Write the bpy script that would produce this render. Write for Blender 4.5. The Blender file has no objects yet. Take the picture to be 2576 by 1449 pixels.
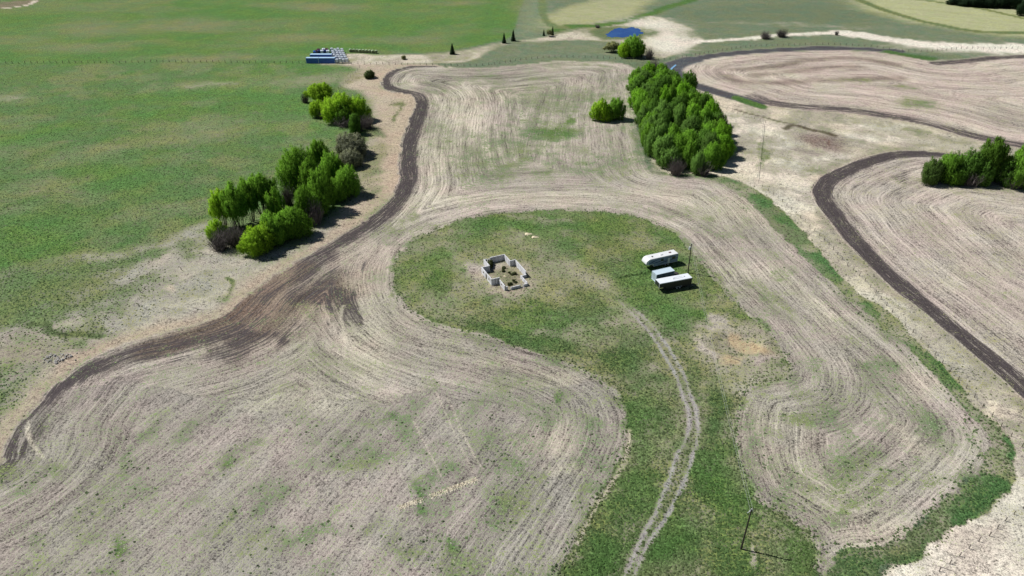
import bpy, math, random
import numpy as np
from mathutils import Vector, Matrix
R = math.radians
random.seed(7)
RNG = np.random.default_rng(11)
sc = bpy.context.scene
col = sc.collection

# ---------------------------------------------------------------- camera, world, sun, exposure
CAM_H, PITCH, FOC = 110.0, R(32.0), 1853.3          # drone 110 m up; FOC for a 2576 px wide plan
cd = bpy.data.cameras.new('camera')
cam = bpy.data.objects.new('camera', cd); col.objects.link(cam)
cam.location = (0, 0, CAM_H); cam.rotation_euler = (R(90) - PITCH, 0, 0)
cd.sensor_width = 36.0; cd.lens = 36.0 * FOC / 2576.0
cd.clip_start = 1.0; cd.clip_end = 20000.0
sc.camera = cam

SUN_AZ, SUN_EL = 162.5, 51.0                        # sun stands left and a little beyond (degrees from +X)
w = bpy.data.worlds.new('World'); sc.world = w; w.use_nodes = True
wn = w.node_tree; bg = wn.nodes['Background']
sky = wn.nodes.new('ShaderNodeTexSky'); sky.sky_type = 'NISHITA'; sky.sun_disc = False
sky.air_density = .75; sky.dust_density = .3; sky.sun_elevation = R(SUN_EL); sky.sun_rotation = R(90 - SUN_AZ)
wn.links.new(sky.outputs[0], bg.inputs[0]); bg.inputs[1].default_value = 0.05
sl = bpy.data.lights.new('sun', 'SUN'); sun = bpy.data.objects.new('sun', sl); col.objects.link(sun)
sl.energy = 5.0; sl.angle = R(0.5); sl.color = (1.0, 0.985, 0.965)
sd = Vector((math.cos(R(SUN_AZ)) * math.cos(R(SUN_EL)), math.sin(R(SUN_AZ)) * math.cos(R(SUN_EL)), math.sin(R(SUN_EL))))
sun.rotation_euler = sd.to_track_quat('Z', 'Y').to_euler()
sun.location = (-200, 100, 300)
sc.view_settings.view_transform = 'Standard'; sc.view_settings.look = 'None'
sc.view_settings.exposure = 0.05; sc.view_settings.gamma = 1.0
sc.view_settings.use_curve_mapping = False

# ---------------------------------------------------------------- survey helpers: plan points to metres
CP, SP = math.cos(PITCH), math.sin(PITCH)
def at(fx, fy, z=0.0):
    u = (fx - 1288) / FOC; v = (fy - 724.5) / FOC
    dy = CP - v * SP; dz = -SP - v * CP
    t = (CAM_H - z) / -dz
    return (u * t, dy * t)
def top_z(fx, fytop, Y):
    v = (fytop - 724.5) / FOC
    dy = CP - v * SP; dz = -SP - v * CP
    return CAM_H + dz * Y / dy
def scale_at(fy):                                    # plan px per metre across
    return (fy + 433.6) * CP / CAM_H
def plan_of(x, y):
    # ground metres to plan units
    zc = y * CP + CAM_H * SP
    yc = -y * SP + CAM_H * CP
    return 1288 + FOC * x / zc, 724.5 + FOC * yc / zc

# ---------------------------------------------------------------- noise
_T = RNG.random((256, 256))
def vnoise(x, y, sh=0):
    xi = np.floor(x).astype(np.int64); yi = np.floor(y).astype(np.int64)
    fx = x - xi; fy = y - yi
    fx = fx * fx * (3 - 2 * fx); fy = fy * fy * (3 - 2 * fy)
    a = (xi + sh * 37) & 255; b = (yi + sh * 91) & 255
    a1 = (a + 1) & 255; b1 = (b + 1) & 255
    return (_T[a, b] * (1 - fx) + _T[a1, b] * fx) * (1 - fy) + (_T[a, b1] * (1 - fx) + _T[a1, b1] * fx) * fy
def fbm(x, y, wl, octs=3, sh=0):
    x = np.asarray(x, float); y = np.asarray(y, float)
    s = 0; a = 1; t = 0; k = 1.0 / wl
    for o in range(octs):
        ca, sa = math.cos(.7 * o + .3), math.sin(.7 * o + .3)
        s = s + a * vnoise((x * ca - y * sa) * k + 13.7 * o, (x * sa + y * ca) * k + 5.1 * o, sh + o)
        t += a; a *= .55; k *= 2.03
    return s / t
def sm(a, b, x):
    t = np.clip((x - a) / (b - a), 0, 1); return t * t * (3 - 2 * t)

def hgt(x, y):
    x = np.asarray(x, float); y = np.asarray(y, float)
    h = 1.3 * (fbm(x, y, 75, 2, 3) - .5) + .55 * (fbm(x, y, 24, 2, 8) - .5)
    px, py = at(1850, 870)
    d = np.hypot((x - px) * .75, (y - py))
    h = h + .55 * np.exp(-((d - 5.5) / 2.0) ** 2) * (.5 + fbm(x, y, 3, 2, 5)) - .5 * np.exp(-(d / 4.5) ** 2)
    qx, qy = at(1572, 84); m = 1 - sm(1.0, 1.7, np.hypot((x - qx) / 24, (y - qy) / 34))
    return h * (1 - m)
def hz(x, y): return float(hgt(np.array([x]), np.array([y]))[0])

# ---------------------------------------------------------------- material helpers
class NT:
    def __init__(s, name):
        s.m = bpy.data.materials.new(name); s.m.use_nodes = True; s.t = s.m.node_tree; s.t.nodes.clear()
    def n(s, typ, **kw):
        nd = s.t.nodes.new(typ)
        for k, v in kw.items(): setattr(nd, k, v)
        return nd
    def put(s, sock, v):
        if hasattr(v, 'is_output'): s.t.links.new(v, sock)
        elif v is not None:
            if isinstance(v, (tuple, list)) and len(v) == 3 and sock.type == 'RGBA': v = (*v, 1)
            sock.default_value = v
    def math(s, op, a, b=0.0, c=0.0, clamp=False):
        nd = s.n('ShaderNodeMath', operation=op, use_clamp=clamp)
        s.put(nd.inputs[0], a); s.put(nd.inputs[1], b); s.put(nd.inputs[2], c); return nd.outputs[0]
    def vmath(s, op, a, b=None):
        nd = s.n('ShaderNodeVectorMath', operation=op)
        s.put(nd.inputs[0], a)
        if b is not None:
            if op == 'SCALE': s.put(nd.inputs[3], b)
            else: s.put(nd.inputs[1], b)
        return nd.outputs[0]
    def mix(s, f, a, b, blend='MIX'):
        nd = s.n('ShaderNodeMix', data_type='RGBA', blend_type=blend)
        s.put(nd.inputs[0], f); s.put(nd.inputs[6], a); s.put(nd.inputs[7], b); return nd.outputs[2]
    def noise(s, vec, scale, detail=2.0, rough=.55):
        nd = s.n('ShaderNodeTexNoise'); nd.inputs['Scale'].default_value = scale
        nd.inputs['Detail'].default_value = detail; nd.inputs['Roughness'].default_value = rough
        if vec is not None: s.t.links.new(vec, nd.inputs['Vector'])
        return nd.outputs[0]
    def step(s, x, a, b):
        nd = s.n('ShaderNodeMapRange', interpolation_type='SMOOTHSTEP')
        s.put(nd.inputs[0], x); nd.inputs[1].default_value = a; nd.inputs[2].default_value = b; return nd.outputs[0]
    def attr(s, name, typ='GEOMETRY'):
        return s.n('ShaderNodeAttribute', attribute_name=name, attribute_type=typ)
    def comb(s, x, y, z):
        nd = s.n('ShaderNodeCombineXYZ'); s.put(nd.inputs[0], x); s.put(nd.inputs[1], y); s.put(nd.inputs[2], z); return nd.outputs[0]
    def out(s, sh):
        o = s.n('ShaderNodeOutputMaterial'); s.t.links.new(sh, o.inputs[0]); return s.m
    def bsdf(s, colr, rough=.9, spec=.2, metal=0.0, normal=None):
        b = s.n('ShaderNodeBsdfPrincipled'); s.put(b.inputs['Base Color'], colr)
        s.put(b.inputs['Roughness'], rough); b.inputs['Specular IOR Level'].default_value = spec
        b.inputs['Metallic'].default_value = metal
        if normal is not None: s.t.links.new(normal, b.inputs['Normal'])
        return b.outputs[0]
    def bump(s, h, dist, strength=1.0):
        b = s.n('ShaderNodeBump'); b.inputs['Distance'].default_value = dist; s.put(b.inputs['Strength'], strength)
        s.t.links.new(h, b.inputs['Height']); return b.outputs[0]

def simple(name, c, rough=.6, var=.25, scale=2.0, spec=.3, metal=0.0):
    t = NT(name); tc = t.n('ShaderNodeTexCoord')
    n1 = t.noise(tc.outputs['Object'], scale, 4, .65)
    n2 = t.noise(tc.outputs['Object'], scale * 7, 2, .6)
    f = t.math('ADD', t.math('MULTIPLY', n1, var * 1.6), t.math('MULTIPLY', n2, var * .8))
    f = t.math('ADD', f, 1 - var * 1.2)
    cc = t.vmath('SCALE', tuple(c), f)
    return t.out(t.bsdf(cc, rough, spec, metal, t.bump(n2, .02, .4)))

# ground: colours and cover come from what grows where; noise gives grain
def ground_material():
    t = NT('ground')
    geo = t.n('ShaderNodeNewGeometry'); sep = t.n('ShaderNodeSeparateXYZ'); t.t.links.new(geo.outputs['Position'], sep.inputs[0])
    pos = geo.outputs['Position']; X, Y = sep.outputs[0], sep.outputs[1]
    ca = t.attr('bare').outputs['Color']; cb = t.attr('veg').outputs['Color']
    ms = t.n('ShaderNodeSeparateXYZ'); t.t.links.new(t.attr('mask').outputs['Vector'], ms.inputs[0])
    G, T, D = ms.outputs
    S = t.attr('lane').outputs['Fac']
    xl = t.math('MULTIPLY', X, .10); yl = t.math('MULTIPLY', Y, .10)
    st1 = t.noise(t.comb(t.math('MULTIPLY', S, 1.9), xl, yl), 1.0, 3, .65)       # drill rows
    st2 = t.noise(t.comb(t.math('MULTIPLY', S, .42), t.math('MULTIPLY', X, .03), t.math('MULTIPLY', Y, .03)), 1.0, 3, .6)
    st3 = t.noise(t.comb(t.math('MULTIPLY', S, .17), t.math('MULTIPLY', X, .012), t.math('MULTIPLY', Y, .012)), 1.0, 2, .6)
    cl = t.noise(pos, .85, 4, .72)                                               # clumps
    md = t.noise(pos, .16, 4, .6)
    fi = t.noise(pos, 3.3, 3, .75)                                               # grain
    off = t.vmath('ADD', pos, (37.0, 11.0, 5.0))
    fj = t.noise(off, 2.1, 3, .75)
    hue = t.noise(off, .07, 4, .65)
    C = lambda v, k: t.math('MULTIPLY', t.math('SUBTRACT', v, .5), k)
    A = lambda *v: v[0] if len(v) == 1 else t.math('ADD', v[0], A(*v[1:]))
    rowm = t.math('SINE', t.math('ADD', t.math('MULTIPLY', S, 4.9), t.math('MULTIPLY', md, 5.0)))
    rowm = t.math('MULTIPLY', rowm, t.math('MULTIPLY', t.step(st2, .42, .60), .13))
    # bare / stubble
    sg = A(t.math('MULTIPLY', rowm, T), t.math('MULTIPLY', C(st3, .95), T), t.math('MULTIPLY', C(st1, 2.4), T), t.math('MULTIPLY', C(st2, 1.15), T), C(fi, 3.3), C(fj, 2.2), t.math('MULTIPLY', C(cl, 1.0), t.math('SUBTRACT', 2.4, T)), C(md, .6))
    k = t.math('MINIMUM', t.math('MAXIMUM', t.math('ADD', sg, 1.04), .2), 1.75)
    tinted = t.mix(t.step(hue, .38, .62), t.vmath('MULTIPLY', ca, (1.03, .985, .985)), t.vmath('MULTIPLY', ca, (.98, 1.01, .985)))
    bare = t.vmath('SCALE', tinted, k)
    # darker earth showing between the straw
    dk = t.step(A(D, C(st1, 2.6), C(cl, 1.0), C(fi, 1.3)), .28, .72)
    earth = t.vmath('SCALE', (.066, .055, .055), t.math('MAXIMUM', A(C(fi, 2.5), C(st1, 3.0), 1.0), .25))
    bare = t.mix(dk, bare, earth)
    # vegetation
    gm = A(G, C(md, 1.25), C(cl, 1.3), C(fi, 2.3), C(fj, 1.6), t.math('MULTIPLY', C(st1, .7), T))
    gm = t.step(gm, .35, .70)
    kv = A(C(fi, 3.6), C(fj, 2.8), C(cl, 1.5), C(md, .6))
    kv = t.math('MINIMUM', t.math('MAXIMUM', t.math('ADD', kv, .98), .22), 1.9)
    veg = t.vmath('SCALE', cb, kv)
    warm = t.mix(t.step(hue, .4, .62), veg, t.vmath('MULTIPLY', veg, (1.22, 1.03, .92)))
    c = t.mix(gm, bare, warm)
    hb = t.math('ADD', t.math('MULTIPLY', fi, .5), t.math('ADD', t.math('MULTIPLY', cl, .9), t.math('MULTIPLY', t.math('MULTIPLY', st1, T), .8)))
    nrm = t.bump(hb, .32, .8)
    return t.out(t.bsdf(c, 1.0, .05, 0, nrm))
GROUND = ground_material()

# ---------------------------------------------------------------- outlines (plan units)
def catmull(P, n=5, closed=True):
    P = [Vector(p) for p in P]; N = len(P); out = []
    rng = range(N) if closed else range(N - 1)
    for i in rng:
        if closed: p0, p1, p2, p3 = P[i - 1], P[i], P[(i + 1) % N], P[(i + 2) % N]
        else: p0, p1, p2, p3 = P[max(i - 1, 0)], P[i], P[i + 1], P[min(i + 2, N - 1)]
        for k in range(n):
            s = k / n
            out.append(.5 * ((2 * p1) + (p2 - p0) * s + (2 * p0 - 5 * p1 + 4 * p2 - p3) * s * s + (3 * p1 - p0 - 3 * p2 + p3) * s ** 3))
    if not closed: out.append(P[-1])
    return out
def to_world(P, closed=True, n=5): return np.array([at(p.x, p.y) for p in catmull(P, n, closed)])

A_OUT = [(962,222),(957,208),(968,190),(990,176),(1030,168),(1100,167),(1180,169),(1250,168),(1320,161),(1400,153),(1480,154),(1540,157),
 (1578,163),(1597,178),(1600,240),(1603,300),(1614,360),(1627,410),(1645,434),(1700,442),(1767,446),(1815,460),(1851,483),(1891,510),(1951,573),(2017,636),
 (2084,696),(2134,743),(2217,816),(2284,873),(2351,940),(2427,1016),(2462,1060),(2486,1110),(2484,1145),(2464,1179),(2417,1233),(2367,1276),(2311,1326),
 (2267,1353),(2217,1379),(2160,1378),(2110,1395),(2075,1425),(2068,1500),(2060,1650),(2020,1900),(2000,2600),(600,2700),(-900,2500),(-1200,1560),(-420,1300),
 (-120,1215),(0,1166),(17,1139),(43,1083),(77,1043),(120,995),(167,943),(233,903),(317,866),(433,836),(560,800),(633,735),(690,695),(760,650),(830,612),(900,572),
 (950,532),(988,492),(1003,460),(1002,410),(1010,355),(1030,305),(1047,262),(1044,243),(1015,236),(980,230)]
CLEAR = [(1990,926),(1976,952),(1930,958),(1893,965),(1874,980),(1861,999),(1851,1033),(1847,1083),(1851,1133),(1864,1183),(1884,1226),(1914,1263),(1944,1279),
 (1977,1296),(2010,1320),(2040,1340),(2046,1385),(2044,1449),(2038,1560),(2020,1800),(2000,2500),(1250,2500),(1290,1740),(1385,1480),(1430,1400),(1470,1330),(1510,1260),(1545,1200),
 (1568,1150),(1585,1090),(1580,1045),(1562,1005),(1535,972),(1500,947),(1450,922),(1380,892),(1300,868),(1230,850),(1150,832),(1080,808),(1040,786),(1010,758),(992,725),
 (990,690),(1002,655),(1035,615),(1090,582),(1150,562),(1220,545),(1300,535),(1400,530),(1500,532),(1580,541),(1640,560),(1690,584),(1717,606),(1751,646),(1784,683),
 (1817,726),(1851,766),(1884,796),(1914,823),(1944,860),(1970,893)]
STRIP = [(1640,430),(1700,437),(1767,438),(1830,448),(1880,463),(1925,492),(1964,523),(2017,573),(2067,633),(2100,675),(2151,730),(2217,770),(2267,813),(2311,860),
 (2367,916),(2411,966),(2455,1020),(2500,1065),(2533,1100),(2546,1146),(2544,1199),(2517,1249),(2467,1286),(2401,1326),(2317,1396),(2257,1419),(2227,1429),(2213,1470),
 (2190,1700),(2060,1700),(2060,1400),(2217,1370),(2367,1266),(2450,1150),(2427,1036),(2284,893),(2134,763),(1951,593),(1800,480)]
D_OUT = [(1712,172),(1724,157),(1756,146),(1830,139),(1884,134),(1984,130),(2084,127),(2184,130),(2251,137),(2317,150),(2367,158),(2450,147),(2640,136),(2900,150),(3000,380),
 (2700,385),(2576,372),(2500,360),(2430,344),(2351,319),(2251,299),(2151,286),(2051,280),(1951,268),(1912,260),(1885,247),(1834,234),(1760,212),(1725,192)]
E_OUT = [(2367,384),(2284,377),(2217,387),(2151,405),(2084,433),(2051,457),(2042,483),(2051,508),(2077,543),(2111,590),(2151,633),(2201,683),(2251,730),(2317,776),(2384,836),
 (2451,893),(2517,950),(2576,1003),(2700,1110),(3300,1300),(3300,420),(2800,390),(2560,400),(2440,392)]
FAR_L = [(-1400,190),(-400,168),(0,160),(400,157),(700,158),(778,157),(830,140),(880,134),(950,136),(1040,133),(1110,130),(1180,118),(1230,107),(1272,97),(1293,78),(1304,40),(1318,-2),(1340,-80),(1360,-160),(-2000,-160)]
GULLY = [(540,560),(430,597),(330,628),(200,640),(100,662),(0,690),(-200,760),(-600,900),(-700,1500),(-120,1300),(0,1166),(77,1043),(233,903),(560,800),(690,695),(830,612),(1003,460),(1003,400),(1047,262),(1044,243),(950,225),(957,205),(990,172),(1100,163),(880,163),
 (905,176),(862,214),(925,240),(945,330),(900,420),(900,500),(700,625),(600,640)]
VERGE = [(1640,432),(1650,380),(1700,300),(1750,240),(1735,215),(1800,225),(1900,250),(2050,270),(2251,285),(2351,305),(2430,330),(2560,350),(2600,365),(2700,385),(2700,420),(2440,392),(2284,377),(2151,405),(2051,457),(2042,483),
 (2111,590),(2251,730),(2451,893),(2700,1110),(2800,1500),(2600,1800),(2100,1800),(2213,1470),(2544,1199),(2455,1020),(2151,730),(2000,570),(1880,463),(1767,438),(1700,437)]
PALE_MID = [(780,159),(880,137),(950,139),(1040,137),(1110,134),(1180,123),(1230,112),(1272,104),(1330,97),(1400,86),(1470,72),(1520,66),(1560,52),(1590,40),(1650,42),(1700,60),(1740,72),(1766,92),
 (1762,106),(1720,125),(1680,142),(1630,150),(1600,135),(1590,112),(1500,102),(1420,100),(1330,106),(1270,112),(1225,130),(1190,150),(1120,158),(1000,160),(880,163)]

# ---------------------------------------------------------------- ground grid (finer rows towards the viewer)
STEP = 3.6
rows = np.concatenate([np.array([-420, -400, -370, -330, -290, -250, -210, -180, -150, -120, -95, -70, -50, -35, -22, -12]), np.arange(-5, 1475, STEP), np.arange(1490, 1900, 14)])
cols = np.concatenate([np.arange(-1900, -60, 22), np.arange(-50, 2630, STEP), np.arange(2640, 4500, 22)])
FXg, FYg = np.meshgrid(cols, rows)
dyv = CP - (FYg - 724.5) / FOC * SP; dzv = SP + (FYg - 724.5) / FOC * CP
tt = CAM_H / dzv
GX = (FXg - 1288) / FOC * tt; GY = dyv * tt
NR, NC = GX.shape
# organic outlines: wander the point looked up on the plan
def warp(x, y, a1, a2):
    return (x + a1 * (fbm(x, y, 14, 2, 21) - .5) * 2 + a2 * (fbm(x, y, 3, 2, 22) - .5) * 2,
            y + a1 * (fbm(x, y, 14, 2, 31) - .5) * 2 + a2 * (fbm(x, y, 3, 2, 32) - .5) * 2)
WX, WY = warp(GX, GY, 5.0, 2.4)
WX, WY = WX + 7 * (fbm(GX, GY, 40, 2, 24) - .5), WY + 7 * (fbm(GX, GY, 40, 2, 25) - .5)
PX, PY = plan_of(WX, np.maximum(WY, -60))
EXw, EYw = warp(GX, GY, .45, .12)

def seg_dist(px, py, P, closed):
    n = len(P) if closed else len(P) - 1
    best = np.full(px.shape, 1e12); ar = np.zeros(px.shape) if not closed else None
    inside = np.zeros(px.shape, bool); cum = 0.0; par = np.zeros(px.shape)
    for i in range(n):
        ax, ay = P[i]; bx, by = P[(i + 1) % len(P)]
        ex, ey = bx - ax, by - ay; l2 = ex * ex + ey * ey + 1e-9
        t = np.clip(((px - ax) * ex + (py - ay) * ey) / l2, 0, 1)
        d = (px - ax - t * ex) ** 2 + (py - ay - t * ey) ** 2
        best = np.minimum(best, d)
        if closed and ay != by:
            c = ((ay > py) != (by > py)) & (px < ex * (py - ay) / ey + ax)
            inside ^= c
    return np.sqrt(best), inside
_ri = np.unique(np.concatenate([np.arange(0, NR, 3), [NR - 1]])); _ci = np.unique(np.concatenate([np.arange(0, NC, 3), [NC - 1]]))
def upsample(c):
    r = np.arange(NR); j = np.clip(np.searchsorted(_ri, r, 'right') - 1, 0, len(_ri) - 2)
    fr = ((r - _ri[j]) / (_ri[j + 1] - _ri[j]))[:, None]
    a = c[j] * (1 - fr) + c[j + 1] * fr
    q = np.arange(NC); k = np.clip(np.searchsorted(_ci, q, 'right') - 1, 0, len(_ci) - 2)
    fc = ((q - _ci[k]) / (_ci[k + 1] - _ci[k]))[None, :]
    return a[:, k] * (1 - fc) + a[:, k + 1] * fc
def sdf(P, n=4):
    W = to_world(P, True, n)
    sx = EXw[np.ix_(_ri, _ci)]; sy = EYw[np.ix_(_ri, _ci)]
    d, ins = seg_dist(sx, sy, W, True)
    return upsample(np.where(ins, d, -d))
def ribbon(P, wid, soft=1.0, wob=None, n=4):
    """weight of a strip `wid` metres wide along an open line"""
    W = to_world(P, False, n); pad = wid + soft + 3
    ux, uy = (EXw, EYw) if wob is None else warp(GX, GY, wob, wob * .6)
    m = (GX > W[:, 0].min() - pad) & (GX < W[:, 0].max() + pad) & (GY > W[:, 1].min() - pad) & (GY < W[:, 1].max() + pad)
    out = np.zeros(GX.shape)
    if m.any():
        d, _ = seg_dist(ux[m], uy[m], W, False)
        out[m] = 1 - sm(wid / 2 - soft / 2, wid / 2 + soft / 2, d)
    return out
def blob(cx, cy, rx, ry, ang=0, soft=.85):
    c, s = math.cos(R(ang)), math.sin(R(ang))
    dx, dy = PX - cx, PY - cy
    d = np.sqrt(((dx * c + dy * s) / rx) ** 2 + ((-dx * s + dy * c) / ry) ** 2)
    return 1 - sm(1 - soft, 1 + soft, d)

sA, sC, sS, sD, sE, sF, sG, sV, sM = [sdf(p) for p in (A_OUT, CLEAR, STRIP, D_OUT, E_OUT, FAR_L, GULLY, VERGE, PALE_MID)]
NZ = 2.6 * (fbm(GX, GY, 3.2, 3, 120) - .5) + 1.4 * (fbm(GX, GY, 9, 2, 121) - .5)
sA2 = np.minimum(sA + NZ, -sC - NZ)                      # the big field without the clearing

V3 = lambda c: np.array(c, float)
STRAW = V3((.52, .465, .36)); PALE = V3((.68, .63, .52)); DRY = V3((.34, .31, .225)); FIELD = V3((.375, .335, .280)); PINK = V3((.400, .345, .300))
CREAM = V3((.47, .42, .325)); BROWN = V3((.20, .145, .105)); ORANGE = V3((.43, .325, .19)); GREY = V3((.085, .095, .105)); OCHRE = V3((.40, .315, .225))
BRIGHT = V3((.080, .172, .047)); MID = V3((.122, .172, .078)); OLIVE = V3((.175, .200, .108)); TEAL = V3((.112, .160, .100)); LUSH = V3((.066, .128, .044)); HAYG = V3((.22, .26, .12))
bare = np.empty(GX.shape + (3,)); bare[:] = DRY
veg = np.empty(GX.shape + (3,)); veg[:] = TEAL
G = np.full(GX.shape, .78); T = np.zeros(GX.shape); Dk = np.zeros(GX.shape); S = GX * .4 + GY * .9
def setc(w, b=None, v=None, g=None, t=None, d=None):
    global G, T, Dk
    w3 = w[..., None]
    if b is not None: bare[:] = bare * (1 - w3) + V3(b) * w3
    if v is not None: veg[:] = veg * (1 - w3) + V3(v) * w3
    if g is not None: G = G * (1 - w) + g * w
    if t is not None: T = T * (1 - w) + t * w
    if d is not None: Dk = Dk * (1 - w) + d * w
L1 = fbm(GX, GY, 45, 3, 40); L2 = fbm(GX, GY, 14, 3, 45); L3 = fbm(GX * .6, GY * 1.2, 28, 3, 50)

# --- left pasture and everything not named below
pas = sm(1000, 940, PX) * 1.0
setc(pas, DRY, MID * V3((.74, .96, .76)), .90)
setc(pas * sm(.5, .62, L1) * .7, v=BRIGHT, g=.9)
setc(pas * sm(.52, .36, L2) * .4, v=OLIVE, g=.78)
for b in [(300,445,110,42,0),(100,590,150,40,-10),(450,240,230,13,-6),(130,330,120,10,-12),(30,350,60,20),(640,240,120,10,3),(60,730,60,50,-20),(760,270,60,18,20),(380,285,120,10,-8)]:
    setc(blob(*b) * .85, v=BRIGHT * 1.05, g=1.0)
for b in [(190,400,130,18,-12),(520,215,90,9),(30,245,60,15),(540,330,140,25,-8),(160,475,60,22),(60,530,70,12,-12),(330,550,160,14,-12),(440,360,90,14,-10)]:
    setc(blob(*b) * .45, b=(.36,.33,.25), v=OLIVE, g=.66)
setc(blob(530, 211, 55, 5, -2) * .5, b=CREAM, g=.3); setc(blob(30, 245, 40, 8, -8) * .4, b=STRAW, g=.3)
setc(blob(800, 200, 110, 12, -6) * .7, b=CREAM * .8, v=OLIVE, g=.5)
# --- far left field
wF = sm(-1, 1, sF)
setc(wF, DRY, MID * V3((.80, 1.02, .74)), .94)
setc(wF * sm(.47, .62, L1) * .8, v=BRIGHT, g=1.0)
setc(wF * sm(.50, .36, L3) * .4, v=OLIVE * .9, g=.85)
for b in [(470,120,85,12),(30,145,40,18),(600,35,160,12),(900,122,120,9),(1230,50,60,25,-50),(960,60,170,16),(100,50,90,20),(1180,20,100,12)]: setc(wF * blob(*b) * .8, v=BRIGHT, g=1.05)
for b in [(480,62,100,16),(250,75,120,14),(740,95,110,12),(200,120,120,10),(560,145,200,8),(820,20,90,8),(1150,8,70,6),(1010,100,110,8)]: setc(wF * blob(*b) * .65, v=OLIVE * .9, b=CREAM*.8, g=.8)
# --- gully side
wG = sm(-5, 4, sG)
setc(wG, (.375,.355,.30), OLIVE * .85, .38)
setc(wG * sm(.45, .65, L2) * .7, v=MID, g=.68)
for b in [(488,635,32,22,0),(300,740,90,16,-14),(120,760,100,28,-20),(160,700,140,30,-12),(250,850,60,10,8),(140,832,40,8,15),(60,1060,50,30,-20),(90,1010,40,14,-30),(390,640,40,14),(230,880,50,10),(30,880,50,12)]:
    setc(blob(*b) * .75 * wG, v=MID, g=.85)
for b in [(245,655,38,16,-5),(590,705,60,18,-22),(660,690,50,13,-30),(520,760,70,14,-18),(410,660,40,18,-20),(360,840,80,14,-14),(440,775,80,16,-16),(545,640,35,8),(620,655,60,10,-15),(160,815,50,8,-8),(470,690,60,10,-20)]:
    setc(blob(*b) * .6 * wG, b=CREAM * .95, g=.2)
for b in [(40,770,130,60,-18),(20,690,120,40,-10),(150,690,110,24,-14),(0,1010,50,60,0),(330,655,90,16,-12)]: setc(blob(*b) * .8 * wG, v=MID * V3((.85, .98, .85)), g=.88)
setc(blob(405, 742, 18, 8) * .7, b=(.50,.43,.31), g=.1)
setc(wG * blob(60, 900, 130, 55, -10) * .8, b=(.32,.265,.205), g=.3)
setc(wG * blob(60, 960, 90, 20, -25) * .6, b=(.36,.33,.27), v=TEAL, g=.5)
setc(ribbon([(80,818),(118,818),(135,838),(150,843),(200,845),(250,850)], 2.0, 1.5, 1.0), v=MID*.8, g=1.0)
setc(ribbon([(567,760),(580,735),(588,712),(575,700)], 1.2, 1.2, .8), v=MID, g=.9)
setc(wG * sm(-9, -1.0, sA2) * sm(1050, 980, PX) * .85, b=OCHRE, g=.12)
# dry ground between the willows and the field
wL = wG * sm(790, 860, PX) * sm(600, 540, PY)
setc(wL * .9, b=(.46,.375,.28), v=OLIVE, g=.22)
for b in [(956,410,38,50,0),(930,470,40,40),(900,550,50,16,-30),(880,200,50,8,-20)]: setc(blob(*b) * .8 * wL, v=OLIVE * .85, g=.72)
for b in [(1011,297,7,14,10),(997,262,20,7),(973,332,22,9),(1003,275,6,16,-20)]: setc(blob(*b) * .9, v=MID * .8, g=.85)
setc(wL * blob(985, 330, 30, 60) * .5, b=OCHRE); setc(wL * sm(-8, -1, sA2) * .9, b=OCHRE * 1.05, g=.1)
# --- middle pale strip, far meadows on the right
setc(sm(-2, 2, sM), STRAW, OLIVE, .16)
setc(sm(-2, 2, sM) * sm(.47, .58, fbm(GX, GY, 16, 4, 101)) * .75, (.40,.36,.28), OLIVE, .55)
setc(sm(-2, 2, sM) * sm(.56, .64, fbm(GX, GY, 8, 3, 102)) * .6, (.30,.26,.21))
setc(blob(1420, 124, 190, 22, 0, .35) * .95, (.33,.31,.22), TEAL, .74)
setc(blob(1120, 150, 90, 3, 0) * .7, v=OLIVE, g=.6)
setc(blob(1200, 128, 40, 6, -20) * .5, v=OLIVE, g=.5)
setc(blob(1340, 40, 28, 50, 10) * .9, (.33,.33,.22), TEAL * 1.2, .72)
setc(blob(1500, 30, 140, 32, -12, .3) * .9, (.40,.39,.235), HAYG, .42, .35)
setc(ribbon([(1390,75),(1430,68),(1500,64),(1560,56),(1620,40),(1680,20),(1740,0)], 9, 3, 2), v=BRIGHT * .85, g=1.1)
setc(ribbon([(1368,-10),(1362,30),(1385,62),(1420,70)], 6, 3, 2), v=MID, g=.9)
setc(blob(1960, 38, 250, 26, 0, .4) * .95, (.33,.32,.22), TEAL * .95, .85)
setc(blob(2000, 62, 220, 4, 2) * .5, b=CREAM, g=.4)
setc(blob(2000, 92, 330, 14, 2, .4) * .9, (.35,.33,.23), TEAL, .78)
setc(blob(2440, 40, 300, 40, 8, .25) * .95, (.41,.41,.24), HAYG * 1.05, .38, .35)
setc(ribbon([(2148,-5),(2190,12),(2250,33),(2330,55),(2430,76),(2520,83),(2640,82)], 6, 2.5, 1), v=MID * .9, g=1.1)
setc(ribbon([(2290,-5),(2380,8),(2470,22),(2560,42),(2640,60)], 5, 3, 1), v=MID * .9, g=1.0)
setc(blob(2450, 98, 260, 10, 2) * .8, (.34,.32,.24), TEAL, .75)
setc(ribbon([(1750,104),(1820,99),(1885,97),(1960,90),(2040,86),(2100,84)], 7, 4, 3) * .95, PALE, g=.05)
setc(ribbon([(2120,82),(2180,92),(2260,104),(2340,113),(2440,118),(2680,126)], 17, 6, 4) * .95, PALE, g=.05)
setc(blob(2460, 122, 170, 11, 2) * .9, PALE, g=.04)
setc(blob(2300, 142, 60, 6, 4) * .8, v=TEAL * .8, g=.9); setc(blob(2330, 158, 60, 8) * .8, STRAW * .9, g=.3)
setc(blob(1572, 83, 92, 16, 0, .3) * .95, (.3,.29,.2), MID * .8, .85)
setc(blob(1565, 50, 60, 6, -8) * .6, (.28,.27,.26), g=.2)
for b in [(1690,95,55,26,0),(1640,62,60,14),(1700,118,50,14)]: setc(blob(*b) * .7, PALE, g=.03)
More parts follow.
